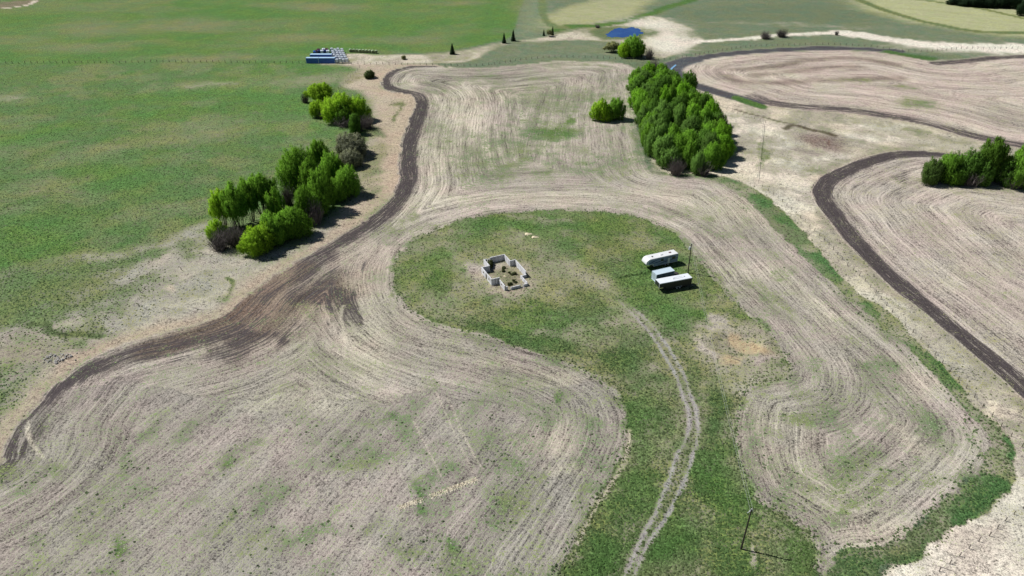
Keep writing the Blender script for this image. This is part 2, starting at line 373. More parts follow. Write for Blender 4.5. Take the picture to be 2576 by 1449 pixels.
setc(blob(1630, 165, 60, 14, 0) * .9, v=TEAL * .85, g=.9)
setc(blob(30, 10, 62, 9, -6, .2), (.25,.2,.14), OLIVE * .6, .5)
setc(ribbon([(-60,24),(10,21),(70,12),(90,0)], 4, 2, .5), STRAW, g=.05)
# --- verge on the right
wV = sm(-1.5, 1.0, sV)
setc(wV, STRAW * V3((1.12, 1.11, 1.08)), OLIVE, .16)
for b in [(1995,364,38,18,15),(2034,420,30,18),(2110,400,70,14),(2150,345,90,10),(2200,320,60,6),(2380,880,30,60,-42),(2560,1180,50,80,20),(2300,790,14,50,-45)]: setc(blob(*b) * .85 * wV, PALE * 1.03, g=.03)
for b in [(1929,395,11,30,5),(2083,321,20,8),(2245,372,35,8),(2300,330,40,8,12),(2065,430,30,8,-30),(2390,352,40,7,15),(2265,775,40,9,42)]: setc(blob(*b) * .8 * wV, v=MID, g=.78)
for b in [(1859,360,34,12,4),(1902,325,15,16),(2035,387,36,9,8),(2200,333,44,8,4),(1880,400,30,14),(2290,360,40,5),(2150,650,40,8,45),(2215,730,50,7,45)]: setc(blob(*b) * .6 * wV, (.30,.27,.22), OLIVE, .45)
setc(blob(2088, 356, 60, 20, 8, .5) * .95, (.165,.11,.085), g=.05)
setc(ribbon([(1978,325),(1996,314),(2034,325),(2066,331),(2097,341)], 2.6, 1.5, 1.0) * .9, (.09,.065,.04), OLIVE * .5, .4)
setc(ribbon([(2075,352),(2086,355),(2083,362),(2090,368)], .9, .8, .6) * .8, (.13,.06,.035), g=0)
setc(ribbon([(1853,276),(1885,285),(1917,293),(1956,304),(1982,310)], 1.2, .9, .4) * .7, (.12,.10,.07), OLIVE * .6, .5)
setc(wV * sm(-5, -.5, sE) * sm(.35, .6, L2 + .1) * .7, (.30,.25,.18), OLIVE, .5)
setc(wV * sm(-6, -.5, sD) * .55, (.33,.28,.21), OLIVE, .4)
setc(blob(2010, 291, 230, 7, 3) * .5 * wV, v=OLIVE, g=.5)
for b in [(1935,510,10,26,-40),(2470,1250,0.1,0.1)]: setc(blob(*b) * .1, g=.3)
setc(wV * sm(.48, .6, fbm(GX, GY, 12, 4, 94)) * .55, (.33,.30,.25), OLIVE * .85, .45); setc(wV * sm(.5, .62, L2) * .45, (.36,.32,.25), OLIVE, .34); setc(wV * sm(.5, .36, L1) * .5, PALE, g=.08); setc(wV * sm(.55, .64, fbm(GX, GY, 9, 3, 95)) * .5, (.34,.31,.26), OLIVE * .8, .5)
setc(wV * sm(1180, 1260, PY) * .7, PALE * .98, g=.07)
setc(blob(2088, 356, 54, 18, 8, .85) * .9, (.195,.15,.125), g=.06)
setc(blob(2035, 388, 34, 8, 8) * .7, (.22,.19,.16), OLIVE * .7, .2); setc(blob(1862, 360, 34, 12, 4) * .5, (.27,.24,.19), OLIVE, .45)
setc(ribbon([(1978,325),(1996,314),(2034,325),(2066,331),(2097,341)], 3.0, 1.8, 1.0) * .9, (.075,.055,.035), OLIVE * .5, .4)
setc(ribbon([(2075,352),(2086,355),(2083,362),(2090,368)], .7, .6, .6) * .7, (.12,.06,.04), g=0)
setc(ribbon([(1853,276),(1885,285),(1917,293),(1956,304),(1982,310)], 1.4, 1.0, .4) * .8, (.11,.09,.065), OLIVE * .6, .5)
setc(blob(1929, 396, 11, 30, 5) * .8, v=MID, g=.8)
setc(wV * blob(2480, 1400, 120, 60, -35) * .6, (.44,.385,.31), OLIVE, .2)

# --- big stubble field
def field(wf, s, base, tst):
    setc(wf, base, OLIVE * .9, .17, tst, .02)
wA = sm(-.5, .5, sA2)
setc(wA, FIELD, MID * 1.05, .19, 1.0, .03)
setc(wA * sm(960, 800, PY), b=FIELD * V3((1.12, 1.09, 1.08)))
# lane coordinate: follow the field edge; straight drilling in the lower middle
x0, y0 = at(250, 1400); x1, y1 = at(620, 1080)
dirx, diry = (x1 - x0), (y1 - y0); dl = math.hypot(dirx, diry); nx, ny = -diry / dl, dirx / dl
lin = GX * nx + GY * ny
edge = np.minimum(sA, -sC)
lowz = (PY > 985 + 60 * (fbm(GX, GY, 20, 2, 60) - .5)) & (PX < 1700)
far_in = edge > 23 + 8 * (fbm(GX, GY, 12, 2, 61) - .5)
S = np.where(wA > 0, edge, S)
S = np.where((wA > 0) & lowz & far_in, lin, S)
upz = (PY < 520)
S = np.where((wA > 0) & upz, np.where(sA < -sC, sA, -sC), S)
S = S + .35 * (fbm(GX, GY, 6, 2, 70) - .5) + 1.2 * (fbm(GX, GY, 30, 1, 71) - .5)
setc(wA * sm(.48, .62, L2) * .55, b=PINK); setc(wA * sm(.5, .38, L1) * .6, b=CREAM * .92)
setc(wA * sm(.52, .64, L3) * .45, b=FIELD * .72)
setc(wA * lowz * .8, b=FIELD * V3((.82, .83, .86)))
setc(wA * sm(2.6, .2, np.abs(sC + .8)) * sm(.46, .6, fbm(GX, GY, 4, 2, 97)) * .8, v=MID, g=.7)
setc(wA * sm(700, 300, PX) * sm(960, 1060, PY) * .5, b=FIELD * .82)
T = np.where((wA > 0) & lowz & far_in, .66, T)
# weeds in the field
wd = fbm(GX * .8 + GY * .5, GY * .5 - GX * .3, 9, 4, 80)
setc(wA * sm(.50, .68, wd) * .8, g=.46, v=MID * V3((1.02, .98, 1.15)))
setc(wA * sm(.5, .62, L1) * .5, g=.26)
T = np.where((wA > 0) & (PY < 600) & (sA < 75) & (PX < 1330), 1.25, T)
for b in [(1386,334,48,15,0),(1425,300,24,11,-30)]: setc(blob(*b) * .9 * wA, v=BRIGHT * .9, g=.95)
for b in [(1365,257,60,34,0),(1183,204,44,8,0),(1099,230,17,8),(1365,199,26,4),(1336,402,24,9),(1375,444,15,8),(1330,370,70,40),(1200,400,60,60),(1260,430,40,14),(1110,320,8,16),(1500,250,60,20),(1590,300,12,70),(1480,420,50,20),(1560,400,30,40),
          (347,1163,13,22),(367,1093,45,9,-22),(607,1196,20,22),(650,1156,34,12,-35),(113,1343,30,20,-30),(327,1399,24,28),(7,1196,34,34),(517,1079,40,14,-25),(120,1180,60,18,-30),(380,1250,40,16,-40),
          (979,1046,38,30),(1065,1213,25,34),(1125,1180,32,18),(1249,1133,16,52),(879,1150,46,26),(992,1116,26,26),(1119,1340,46,42),(1235,1266,28,46),(992,1333,28,22),(1409,1010,32,18,30),(1380,1060,24,34),(1225,1433,70,26),
          (1509,1150,18,70,20),(1470,1290,14,80,25),(1440,1150,26,40),(1340,1100,20,40),(900,1320,40,14,-40),(760,1380,60,12,-30),(1150,890,22,7,15),(700,1280,60,10,-40),(560,1330,50,10,-40),
          (2070,1016,46,26,-20),(2117,1146,44,40),(2150,1200,40,24,-20),(2244,1209,36,18,-30),(2160,1263,48,14,-25),(2317,1076,18,42),(2350,1233,60,16,-40),(2417,1099,9,54,-20),(1990,1040,60,14),(1760,640,10,20,-40),(1890,740,12,30,-40),(2060,930,40,16,30),(1980,700,16,40,-42),(2200,900,60,16,40),(1900,1100,20,50),(2010,1230,60,16,30),
          (1409,905,34,6,20),(1110,790,30,6,25),(1250,872,24,6,12)]:
    b = list(b) + [0] * (5 - len(b)); setc(blob(b[0], b[1], b[2] * 1.35, b[3] * 1.3, b[4], .9) * .8 * wA, v=MID * V3((.95, .97, 1.05)), g=.60)
for b in [(1065,1213,18,26),(979,1040,24,18),(327,1399,14,18),(607,1196,12,12),(1400,1000,16,8),(1119,1320,20,20),(1386,338,38,12)]: setc(blob(*b) * .6 * wA, v=BRIGHT * .8, g=.85)
for b in [(1409,1173,70,14,0),(1400,1100,80,40),(760,1010,110,34,-5),(930,880,60,90,-20),(1250,910,120,14,12),(1320,500,400,14,-2),(880,690,60,60),(1850,520,60,30,35),(1180,280,60,60),(2040,760,120,18,42),(1880,1140,20,70),(2290,1130,26,60,-20),(1100,420,40,60),(1930,560,60,10,42),(1440,190,150,5,-3)]:
    setc(blob(*b) * .6 * wA, b=CREAM, g=.14)
for b in [(1292,290,90,30,0),(1550,200,60,30),(1240,460,80,20),(700,1130,120,50,-40),(850,1240,100,60,-40),(560,1180,80,30,-40),(1450,470,100,14),(2117,1090,60,14),(900,1400,160,40),(1740,470,80,16,14)]: setc(blob(*b) * .55 * wA, b=PINK)
setc(blob(2117, 1140, 34, 30) * .7 * wA, b=FIELD * .7, v=MID, g=.45)
setc(wA * sm(.15, .9, blob(2055, 1420, 30, 90, 0)) * .8, b=PINK * 1.02, g=.1)
# turned earth along the headland
HEAD = [(1090,166),(1040,169),(1000,177),(975,190),(968,206),(978,220),(1005,229),(1040,238),(1058,254),(1056,285),(1040,325),(1029,370),(1028,415),(1027,455),(1008,495),(975,532),(925,570),(865,608),(810,640),(760,675)]
setc(ribbon(HEAD[:9], 6, 3.5, .3) * wA, d=.80, g=0); setc(ribbon(HEAD[7:17], 7.2, 4.0, .3) * wA, d=.86, g=0); setc(ribbon(HEAD[15:], 6.2, 4.5, .5) * wA, d=.80, g=0)
setc(ribbon([(760,675),(700,715),(640,760),(560,812),(470,850),(380,880)], 9, 5, 1) * wA * .85, b=BROWN * 1.15, d=.38, g=.03)
setc(ribbon([(820,650),(760,700),(700,745),(640,790),(560,838),(470,865),(380,885),(300,905),(230,935)], 8, 6, .8) * wA * .95, d=.70, g=.02)
setc(ribbon([(260,920),(205,948),(150,985),(102,1035),(70,1085),(30,1150)], 4.2, 3, .5) * wA * .95, d=.80, g=.02)
setc(ribbon([(0,1175),(30,1145),(70,1100),(85,1050)], 6, 4, 1) * wA, d=.70)
setc(ribbon([(75,1060),(74,1085),(82,1115),(105,1150)], .6, .8, .3) * wA * .7, b=CREAM, d=0, g=.08)
setc(blob(260, 975, 150, 22, -30, .9) * wA * .7, d=.34)
setc(blob(720, 780, 170, 56, -26) * wA * .85, b=BROWN * 1.3, d=.42)
for b in [(857,785,28,34,0,.74),(820,745,70,20,-3,.74),(800,700,70,16,-32,.60),(600,868,90,28,-18,.76),(670,852,90,17,-15,.70),(450,905,60,14,-15,.42),(330,960,90,12,-28,.42),(250,1010,80,16,-32,.38),(900,660,50,14,-35,.3),(560,900,50,14,-20,.5),(420,1000,70,16,-24,.25)]:
    setc(blob(*b[:5]) * wA * .9, d=b[5], g=.03)
setc(ribbon([(740,765),(770,745),(805,733),(850,731),(880,748),(895,780),(905,815)], 2.6, 1.5, .4) * wA * .8, d=.7)
setc(ribbon([(862,770),(856,800),(862,830),(868,850)], 1.0, .8, .3) * wA * .7, b=CREAM, d=0.1)
setc(ribbon([(72,1073),(77,1109),(110,1150)], .7, .7, .3) * wA * .6, b=STRAW, d=0)
setc(blob(1090, 210, 60, 18, -25) * wA * .8, b=FIELD * .72, d=.12)
setc(blob(1340, 190, 240, 16, 0) * wA * .5, b=FIELD * .85)
for b in [(1500,350,40,20,20),(1610,740,1,1),(1450,430,50,16,40),(1000,690,20,60),(1790,560,30,14)]: setc(blob(*b) * wA * .5, b=FIELD * .75)
# worn soft edge of the clearing
setc(wA * sm(3.5, .3, np.abs(sC + 1.6)) * sm(800, 860, PY) * .45, b=FIELD * .72, d=.2)
# straw windrow and tram lines
for a, b in [((1125,1000),(1200,1165)), ((1095,985),(1190,1190)), ((1150,1075),(1215,1180)), ((1040,1060),(1110,1200))]:
    setc(ribbon([a, ((a[0]+b[0])/2, (a[1]+b[1])/2), b], .35, .35, .05) * wA * .45, b=STRAW * .95, g=0)

# --- field far right, field mid right
wD = sm(-.6, .6, sD); setc(wD, PINK * V3((1.12, 1.08, 1.05)), OLIVE, .16, .9, .02); S = np.where(wD > 0, sD * .8 + .6 * (L2 - .5), S)
setc(wD * sm(.5, .36, L2) * .5, b=CREAM)
for r_ in ([(1850,176),(1951,168),(2017,152),(2101,145),(2184,149),(2251,163)], [(1900,192),(1990,182),(2080,170),(2160,168)], [(1830,190),(1860,203),(1930,210),(2050,203),(2170,197),(2270,196)]):
    setc(ribbon(r_, 7, 7, 2) * wD * .75, b=(.22,.17,.135), d=.3)
for b in [(2311,257,56,13,3),(2284,213,30,5),(2161,200,50,4),(2340,270,40,9,10)]: setc(blob(*b) * wD * .85, v=MID, g=.75)
setc(blob(2010, 195, 45, 5, 10) * wD * .7, b=STRAW); setc(blob(2534, 290, 90, 30, 10) * wD * .6, b=FIELD * .85, g=.25)
setc(ribbon([(1897,245),(1925,256),(1990,266),(2080,271),(2160,278),(2250,292),(2340,312),(2430,334),(2500,351),(2600,368)], 10, 7, .6) * wD * .95, d=.74, g=.02)
setc(ribbon([(1900,232),(1893,240),(1905,250)], 3, 3, .6) * wD * .7, d=.4)
setc(ribbon([(2355,160),(2400,156),(2460,150),(2520,144),(2700,138)], 7, 3, .6) * .95, d=.85, g=.02)
setc(ribbon([(2260,129),(2184,124),(2084,121),(1984,124),(1900,129),(1840,134),(1784,140),(1735,150),(1700,160),(1683,173),(1686,188),(1715,206),(1765,221),(1820,238),(1870,251),(1900,260)], 8.5, 2.2, .3), GREY, TEAL * .8, .04, .6, .55)
setc(ribbon([(1700,196),(1688,184),(1688,172),(1706,160),(1740,149)], 13, 3, .3), GREY, TEAL, .02, .3, .4)
setc(ribbon([(1855,248),(1880,257),(1915,267)], 6, 2, .5), v=BRIGHT * .75, g=1.1)
setc(ribbon([(2240,131),(2290,141),(2340,148)], 8, 4, 1) * .9, v=BRIGHT * .7, g=1.1)
wE = sm(-.6, .6, sE); setc(wE, FIELD * V3((1.17, 1.14, 1.14)), OLIVE, .17, .95, .02); S = np.where(wE > 0, sE + .6 * (L2 - .5), S)
setc(wE * sm(.5, .38, L1) * .6, b=CREAM * .95); setc(wE * sm(.5, .62, L2) * .5, b=PINK)
EH = [(2640,392),(2520,393),(2440,389),(2367,388),(2284,386),(2217,397),(2151,418),(2096,444),(2070,470),(2072,498),(2100,545),(2135,590),(2184,645),(2235,698),(2300,748),(2370,812),(2440,866),(2510,920),(2590,985),(2700,1070)]
setc(ribbon(EH, 7.6, 3.2, .3) * wE, d=.86, g=0)
for b in [(2265,448,42,18,-14,.62),(2500,636,80,10,8,.42)]: setc(blob(*b[:5]) * wE * .9, d=b[5])
for b in [(2480,480,100,16,4),(2470,560,100,20,10),(2300,560,60,20,30)]: setc(blob(*b) * wE * .5, v=OLIVE, g=.45)
setc(blob(2450, 466, 160, 10, 3) * wE * .8, v=OLIVE * .8, g=.65)
setc(blob(2490, 700, 120, 70, 20) * wE * .4, v=MID, g=.36)

# --- grass strip and clearing
wS = sm(-.4, .4, sS + NZ) * (1 - wA)
setc(wS, DRY, BRIGHT * V3((.9, .88, 1.15)), .9, 0, 0)
setc(wS * sm(.46, .6, fbm(GX, GY, 7, 3, 98)) * .75, b=STRAW * .8, v=OLIVE, g=.5)
setc(wS * sm(4.0, .5, -sA) * .5, b=FIELD, v=MID, g=.5)
setc(wS * sm(.5, .36, L2) * .6, v=OLIVE * .8, g=.7)
setc(ribbon([(1612,250),(1606,330),(1622,400),(1650,432)], 5, 4, 1) * .7, v=TEAL * .8, g=.8)
setc(blob(1560, 215, 30, 20) * .0)
wC = sm(-.4, .4, sC + NZ)
setc(wC, (.35,.325,.245), MID * V3((1.08, 1.02, .92)), .78, 0, 0)
setc(wC * sm(.5, .62, L2) * .5, v=BRIGHT * .95, g=.9)
setc(wC * sm(.5, .37, L1) * .6, v=OLIVE * .9, g=.62)
setc(wC * sm(.52, .40, fbm(GX, GY, 6, 3, 99)) * .55, b=(.37,.34,.27), v=OLIVE, g=.5)
setc(wC * sm(.52, .62, fbm(GX, GY, 7, 3, 90)) * .45, v=LUSH, g=1.0)
for b in [(1292,562,110,12,-2),(1099,700,32,18),(1275,626,22,8),(1339,670,13,8),(1640,690,70,60),(1700,790,100,40,20),(1500,570,130,16,3),(1610,1210,40,70,20),(1520,1370,40,70,30),(1830,1200,40,90),(2160,1430,90,26),(1680,1330,60,60),(1630,1060,40,60)]:
    setc(blob(*b) * wC * .75, v=BRIGHT * .9, g=1.05)
for b in [(1292,836,130,13,8),(1425,858,95,22,15),(1560,900,60,40,30),(1800,990,30,60,-20),(1790,1060,24,50)]: setc(blob(*b) * wC * .8, v=LUSH, g=1.1)
for b in [(1392,670,60,40),(1192,785,70,15,8),(1430,700,110,30,10),(1110,600,70,14,-20),(1300,620,90,24),(1510,840,60,30),(1800,770,60,14),(1450,880,60,12,12),(1680,620,60,14),(1900,1370,34,34),(1700,1400,60,40),(1880,1330,50,14),(1960,1400,40,60),(1070,760,40,20)]:
    setc(blob(*b) * wC * .6, b=(.35,.32,.23), v=OLIVE, g=.60)
setc(blob(1264, 692, 80, 45, 0, .4) * .95, (.38,.325,.25), OLIVE, .22)
setc(blob(1205, 664, 32, 20) * .8, PINK, g=.08)
setc(blob(1268, 690, 42, 26) * .9, (.27,.23,.17), OLIVE * .8, .55)
for b in [(1492,695,62,24,15),(1545,735,24,26),(1420,662,60,12),(1590,790,24,30,-45)]: setc(blob(*b) * .6, (.36,.32,.255), OLIVE, .42)
setc(blob(1850, 872, 112, 62, 12, .3) * wC, (.36,.325,.25), OLIVE * .95, .45)
setc(blob(1875, 948, 90, 28, 4) * wC * .95, (.37,.35,.27), OLIVE, .42)
for b in [(1785,828,24,12,20),(1774,873,20,12,42),(1911,899,32,7,-10)]: setc(blob(*b) * .8, PINK * .95, g=.1)
for b in [(1825,846,13,9,30),(1862,858,28,10,22),(1902,878,36,10,8),(1821,887,26,8,12),(1842,903,30,6,4)]: setc(blob(*b) * .9, ORANGE, OLIVE, .22, d=.08)
setc(blob(1862, 886, 24, 8, 10) * .6, v=OLIVE * .7, g=.6)
setc(blob(1870, 1395, 14, 20) * .8, (.37,.32,.26), g=.1)
setc(ribbon([(1560,702),(1600,694),(1640,686)], .7, .6, .3), v=LUSH * .45, g=1.3)
setc(ribbon([(1588,1085),(1585,1105),(1570,1162),(1548,1205),(1522,1243),(1502,1276),(1479,1313),(1450,1365)], 1.1, 1.0, .5) * .8, b=STRAW, v=OLIVE, g=.25)
# track
RUT1 = [(1548,735),(1563,760),(1592,790),(1632,836),(1662,878),(1694,936),(1716,992),(1731,1040),(1730,1085),(1719,1122),(1703,1158),(1659,1266),(1609,1366),(1572,1449),(1540,1530),(1500,1640)]
RUT2 = [(1556,728),(1575,756),(1606,786),(1648,830),(1682,874),(1712,926),(1734,985),(1751,1040),(1754,1095),(1742,1165),(1720,1220),(1680,1288),(1627,1374),(1594,1449),(1563,1530),(1525,1640)]
trk = np.maximum(ribbon(RUT1, .85, .9, .35), ribbon(RUT2, .85, .9, .35)) * sm(690, 860, PY) * (.74 + .26 * sm(.35, .55, fbm(GX, GY, 5, 2, 103)))
mid_trk = ribbon([((a[0]+b[0])/2, (a[1]+b[1])/2) for a, b in zip(RUT1, RUT2)], 3.0, 1.2, .2) * sm(720, 900, PY)
setc(mid_trk * .5, (.29,.275,.25), OLIVE * .8, .45)
setc(trk * .85, (.30,.29,.28), g=.12)

# ---------------------------------------------------------------- build the ground as one continuous surface cut into its named pieces
GZ = hgt(GX, GY)
eps = .6
nrmx = (hgt(GX - eps, GY) - hgt(GX + eps, GY)) / (2 * eps); nrmy = (hgt(GX, GY - eps) - hgt(GX, GY + eps)) / (2 * eps)
nl = np.sqrt(nrmx ** 2 + nrmy ** 2 + 1)
NRM = np.stack([nrmx / nl, nrmy / nl, 1 / nl], -1).reshape(-1, 3)
far = sm(900, 2500, GY)
GZ = GZ * (1 - far)
bare = np.clip(bare * V3((1.0, 1.0, 1.015)), .01, .75); veg = np.clip(veg * V3((1.07, 1.05, 1.0)), .01, .5)
rid = np.zeros(GX.shape, int)                                  # 0 pasture
rid[(sG > 0)] = 1                                              # rough grass slope
rid[(PX > 1330) & (PY < 140)] = 2
rid[(sV > 0)] = 3
rid[sM > 0] = 4
rid[sF > 0] = 5
rid[sS > 0] = 6
rid[sA > 0] = 7
rid[sC > 0] = 8
rid[sD > 0] = 9
rid[sE > 0] = 10
rid[trk > .5] = 11
names = ['pasture', 'rough_grass', 'far_meadow', 'dry_grass_verge', 'bleached_grass', 'green_field', 'grass_strip', 'stubble_field', 'grass_clearing', 'stubble_field', 'stubble_field', 'wheel_track']
idx = np.arange(NR * NC).reshape(NR, NC)
quads = np.stack([idx[:-1, :-1], idx[1:, :-1], idx[1:, 1:], idx[:-1, 1:]], -1).reshape(-1, 4)
qrid = rid[:-1, :-1].reshape(-1)
P3 = np.stack([GX, GY, GZ], -1).reshape(-1, 3)
bf = bare.reshape(-1, 3); vf = veg.reshape(-1, 3); mf = np.stack([G, T, Dk], -1).reshape(-1, 3); sf = S.reshape(-1)
def mesh_np(name, V, F, mat, smooth=True):
    me = bpy.data.meshes.new(name); nv, nf, k = len(V), len(F), F.shape[1]
    me.vertices.add(nv); me.vertices.foreach_set('co', np.asarray(V, np.float32).ravel())
    me.loops.add(nf * k); me.loops.foreach_set('vertex_index', np.asarray(F, np.int32).ravel())
    me.polygons.add(nf); me.polygons.foreach_set('loop_start', np.arange(0, nf * k, k, dtype=np.int32))
    me.polygons.foreach_set('use_smooth', np.full(nf, smooth))
    me.update(calc_edges=True)
    if mat: me.materials.append(mat)
    return me
for r_ in range(12):
    q = quads[qrid == r_]
    if not len(q): continue
    u, inv = np.unique(q, return_inverse=True)
    me = mesh_np(names[r_], P3[u], inv.reshape(-1, 4), GROUND)
    for nm, arr in (('bare', bf), ('veg', vf)):
        a = me.attributes.new(nm, 'FLOAT_COLOR', 'POINT'); a.data.foreach_set('color', np.concatenate([arr[u], np.ones((len(u), 1))], 1).astype(np.float32).ravel())
    a = me.attributes.new('mask', 'FLOAT_VECTOR', 'POINT'); a.data.foreach_set('vector', mf[u].astype(np.float32).ravel())
    a = me.attributes.new('lane', 'FLOAT', 'POINT'); a.data.foreach_set('value', sf[u].astype(np.float32))
    me.normals_split_custom_set_from_vertices(NRM[u].astype(np.float32))
    o = bpy.data.objects.new(names[r_], me); col.objects.link(o); o['kind'] = 'structure'

# ---------------------------------------------------------------- mesh building helper
class MB:
    def __init__(s): s.v = []; s.f = []
    def add(s, V, F):
        b = len(s.v); s.v += [tuple(v) for v in V]; s.f += [tuple(i + b for i in f) for f in F]; return s
    def box(s, c, d, rz=0, taper=1.0):
        hx, hy, hz_ = d[0] / 2, d[1] / 2, d[2] / 2; ca, sa = math.cos(rz), math.sin(rz); V = []
        for z in (-1, 1):
            k = taper if z > 0 else 1
            for x, y in ((-1, -1), (1, -1), (1, 1), (-1, 1)):
                X, Y = x * hx * k, y * hy * k
                V.append((c[0] + X * ca - Y * sa, c[1] + X * sa + Y * ca, c[2] + z * hz_))
        return s.add(V, [(3, 2, 1, 0), (4, 5, 6, 7), (0, 1, 5, 4), (1, 2, 6, 5), (2, 3, 7, 6), (3, 0, 4, 7)])
    def tube(s, p, q, r1, r2=None, n=6, caps=True):
        r2 = r1 if r2 is None else r2; p = Vector(p); q = Vector(q); d = (q - p)
        if d.length < 1e-6: return s
        a = d.normalized().orthogonal().normalized(); b = d.normalized().cross(a); V = []
        for c, r in ((p, r1), (q, r2)):
            for i in range(n):
                t = 2 * math.pi * i / n; V.append(c + (a * math.cos(t) + b * math.sin(t)) * r)
        F = [(i, (i + 1) % n, n + (i + 1) % n, n + i) for i in range(n)]
        if caps: F += [tuple(range(n - 1, -1, -1)), tuple(range(n, 2 * n))]
        return s.add(V, F)
    def prism(s, prof, y0, y1):                          # profile in x,z, extruded along y
        n = len(prof); V = [(x, y0, z) for x, z in prof] + [(x, y1, z) for x, z in prof]
        F = [(i, (i + 1) % n, n + (i + 1) % n, n + i) for i in range(n)] + [tuple(range(n - 1, -1, -1)), tuple(range(n, 2 * n))]
        return s.add(V, F)
    def build(s, name, mat, parent=None, smooth=False):
        me = bpy.data.meshes.new(name); me.from_pydata([tuple(v) for v in s.v], [], s.f); me.materials.append(mat)
        me.validate()
        if smooth:
            for p in me.polygons: p.use_smooth = True
        o = bpy.data.objects.new(name, me); col.objects.link(o)
        if parent is not None: o.parent = parent
        return o
def tag(o, label, cat, group=None, kind=None):
    o['label'] = label; o['category'] = cat
    if group: o['group'] = group
    if kind: o['kind'] = kind
    return o
def thing(name, label, cat, loc, rz=0, group=None):
    o = bpy.data.objects.new(name, None); col.objects.link(o); o.location = loc; o.rotation_euler = (0, 0, rz); o.empty_display_size = .5
    return tag(o, label, cat, group)
def copy_tree(o, parent=None):
    c = o.copy(); col.objects.link(c); c.parent = parent
    for ch in list(o.children): copy_tree(ch, c)
    return c

# ---------------------------------------------------------------- materials
M = {}
M['white'] = simple('white_gelcoat', (.70, .70, .69), .35, .22, 1.0, .5)
M['rvside'] = simple('silver_blue_siding', (.24, .30, .40), .4, .14, .8, .5)
M['graphic'] = simple('dark_blue_graphic', (.035, .05, .12), .4, .1)
M['glass'] = simple('dark_glass', (.015, .017, .022), .08, .1, 1, .8)
M['rubber'] = simple('tyre_rubber', (.02, .02, .02), .9, .2)
M['rim'] = simple('steel_rim', (.5, .5, .5), .4, .15)
M['trroof'] = simple('trailer_white_roof', (.70, .73, .76), .5, .2, .9, .4)
M['trside'] = simple('trailer_shaded_side', (.02, .02, .025), .45, .3, .7, .4)  # near-black body: shade on the trailer side put into its colour
M['chassis'] = simple('chassis_steel', (.05, .045, .045), .7, .3)
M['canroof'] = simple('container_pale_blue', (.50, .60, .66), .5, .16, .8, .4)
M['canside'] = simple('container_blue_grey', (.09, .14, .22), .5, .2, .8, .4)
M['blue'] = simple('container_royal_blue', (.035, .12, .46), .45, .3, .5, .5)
M['blueroof'] = simple('container_roof_sunlit_blue', (.38, .55, .72), .5, .22, .5, .4)  # paler copy of the container blue: sunlight on the roof painted in
M['wood'] = simple('weathered_wood', (.13, .105, .085), .9, .4, 3)
M['polewood'] = simple('creosoted_pole', (.045, .036, .03), .9, .35, 2)
M['greywood'] = simple('silvered_wood', (.36, .33, .28), .9, .3, 3)
M['wire'] = simple('galvanised_wire', (.28, .28, .28), .5, .1)
M['alum'] = simple('aluminium_wire', (.55, .55, .55), .4, .1)
M['ceramic'] = simple('pale_enamel', (.62, .63, .65), .4, .1)
M['bale'] = simple('bale_green_wrap', (.34, .42, .26), .7, .3, 2)
M['balehay'] = simple('bale_end_hay', (.20, .23, .12), .95, .4, 4)
M['crate'] = simple('white_steel_sheet', (.74, .78, .82), .4, .15, 1)
M['cratefr'] = simple('blue_grey_steel', (.20, .25, .42), .5, .2, 1)
M['maroon'] = simple('maroon_paint', (.13, .05, .06), .5, .3, 1)
M['navy'] = simple('navy_paint', (.03, .045, .16), .5, .3, 1)
M['sand'] = simple('pale_sand', (.62, .54, .37), 1, .2, 3, .1)
M['straw'] = simple('bright_straw', (.74, .66, .50), 1, .35, 3, .1)
M['bark'] = simple('grey_brown_bark', (.055, .047, .042), .95, .4, 4, .1)
M['twig'] = simple('bare_twigs', (.15, .13, .12), .95, .35, 2, .1)
M['stone'] = simple('field_stone', (.50, .47, .43), .95, .35, 2, .1)
M['soilclod'] = simple('earth_clod', (.07, .055, .05), 1, .3, 2, .05)
def concrete():
    t = NT('cast_concrete'); tc = t.n('ShaderNodeTexCoord')
    sp = t.n('ShaderNodeSeparateXYZ'); t.t.links.new(tc.outputs['Object'], sp.inputs[0])
    v = t.noise(t.comb(t.math('MULTIPLY', sp.outputs[0], 2.2), t.math('MULTIPLY', sp.outputs[1], 2.2), t.math('MULTIPLY', sp.outputs[2], .35)), 1, 4, .7)
    n2 = t.noise(tc.outputs['Object'], 9, 3, .6)
    c = t.mix(t.step(v, .38, .72), (.72, .72, .74), (.34, .33, .32))
    c = t.vmath('SCALE', c, t.math('ADD', .8, t.math('MULTIPLY', n2, .35)))
    return t.out(t.bsdf(c, .9, .2, 0, t.bump(n2, .03, .4)))
M['concrete'] = concrete()
def leafmat(name='leaves'):
    t = NT(name); oi = t.n('ShaderNodeObjectInfo'); tc = t.n('ShaderNodeTexCoord')
    tint = t.attr('tone').outputs['Fac']
    base = oi.outputs['Color']
    k = t.math('ADD', .5, t.math('MULTIPLY', tint, .95))
    c = t.vmath('SCALE', base, k)
    c = t.mix(t.math('MULTIPLY', tint, .35), c, t.vmath('MULTIPLY', c, (1.18, 1.06, .7)))
    d = t.n('ShaderNodeBsdfDiffuse'); t.put(d.inputs[0], c)
    tr = t.n('ShaderNodeBsdfTranslucent'); t.put(tr.inputs[0], t.vmath('MULTIPLY', c, (1.15, 1.15, .8)))
    mx = t.n('ShaderNodeMixShader'); mx.inputs[0].default_value = .36
    t.t.links.new(d.outputs[0], mx.inputs[1]); t.t.links.new(tr.outputs[0], mx.inputs[2])
    return t.out(mx.outputs[0])
M['leaf'] = leafmat()
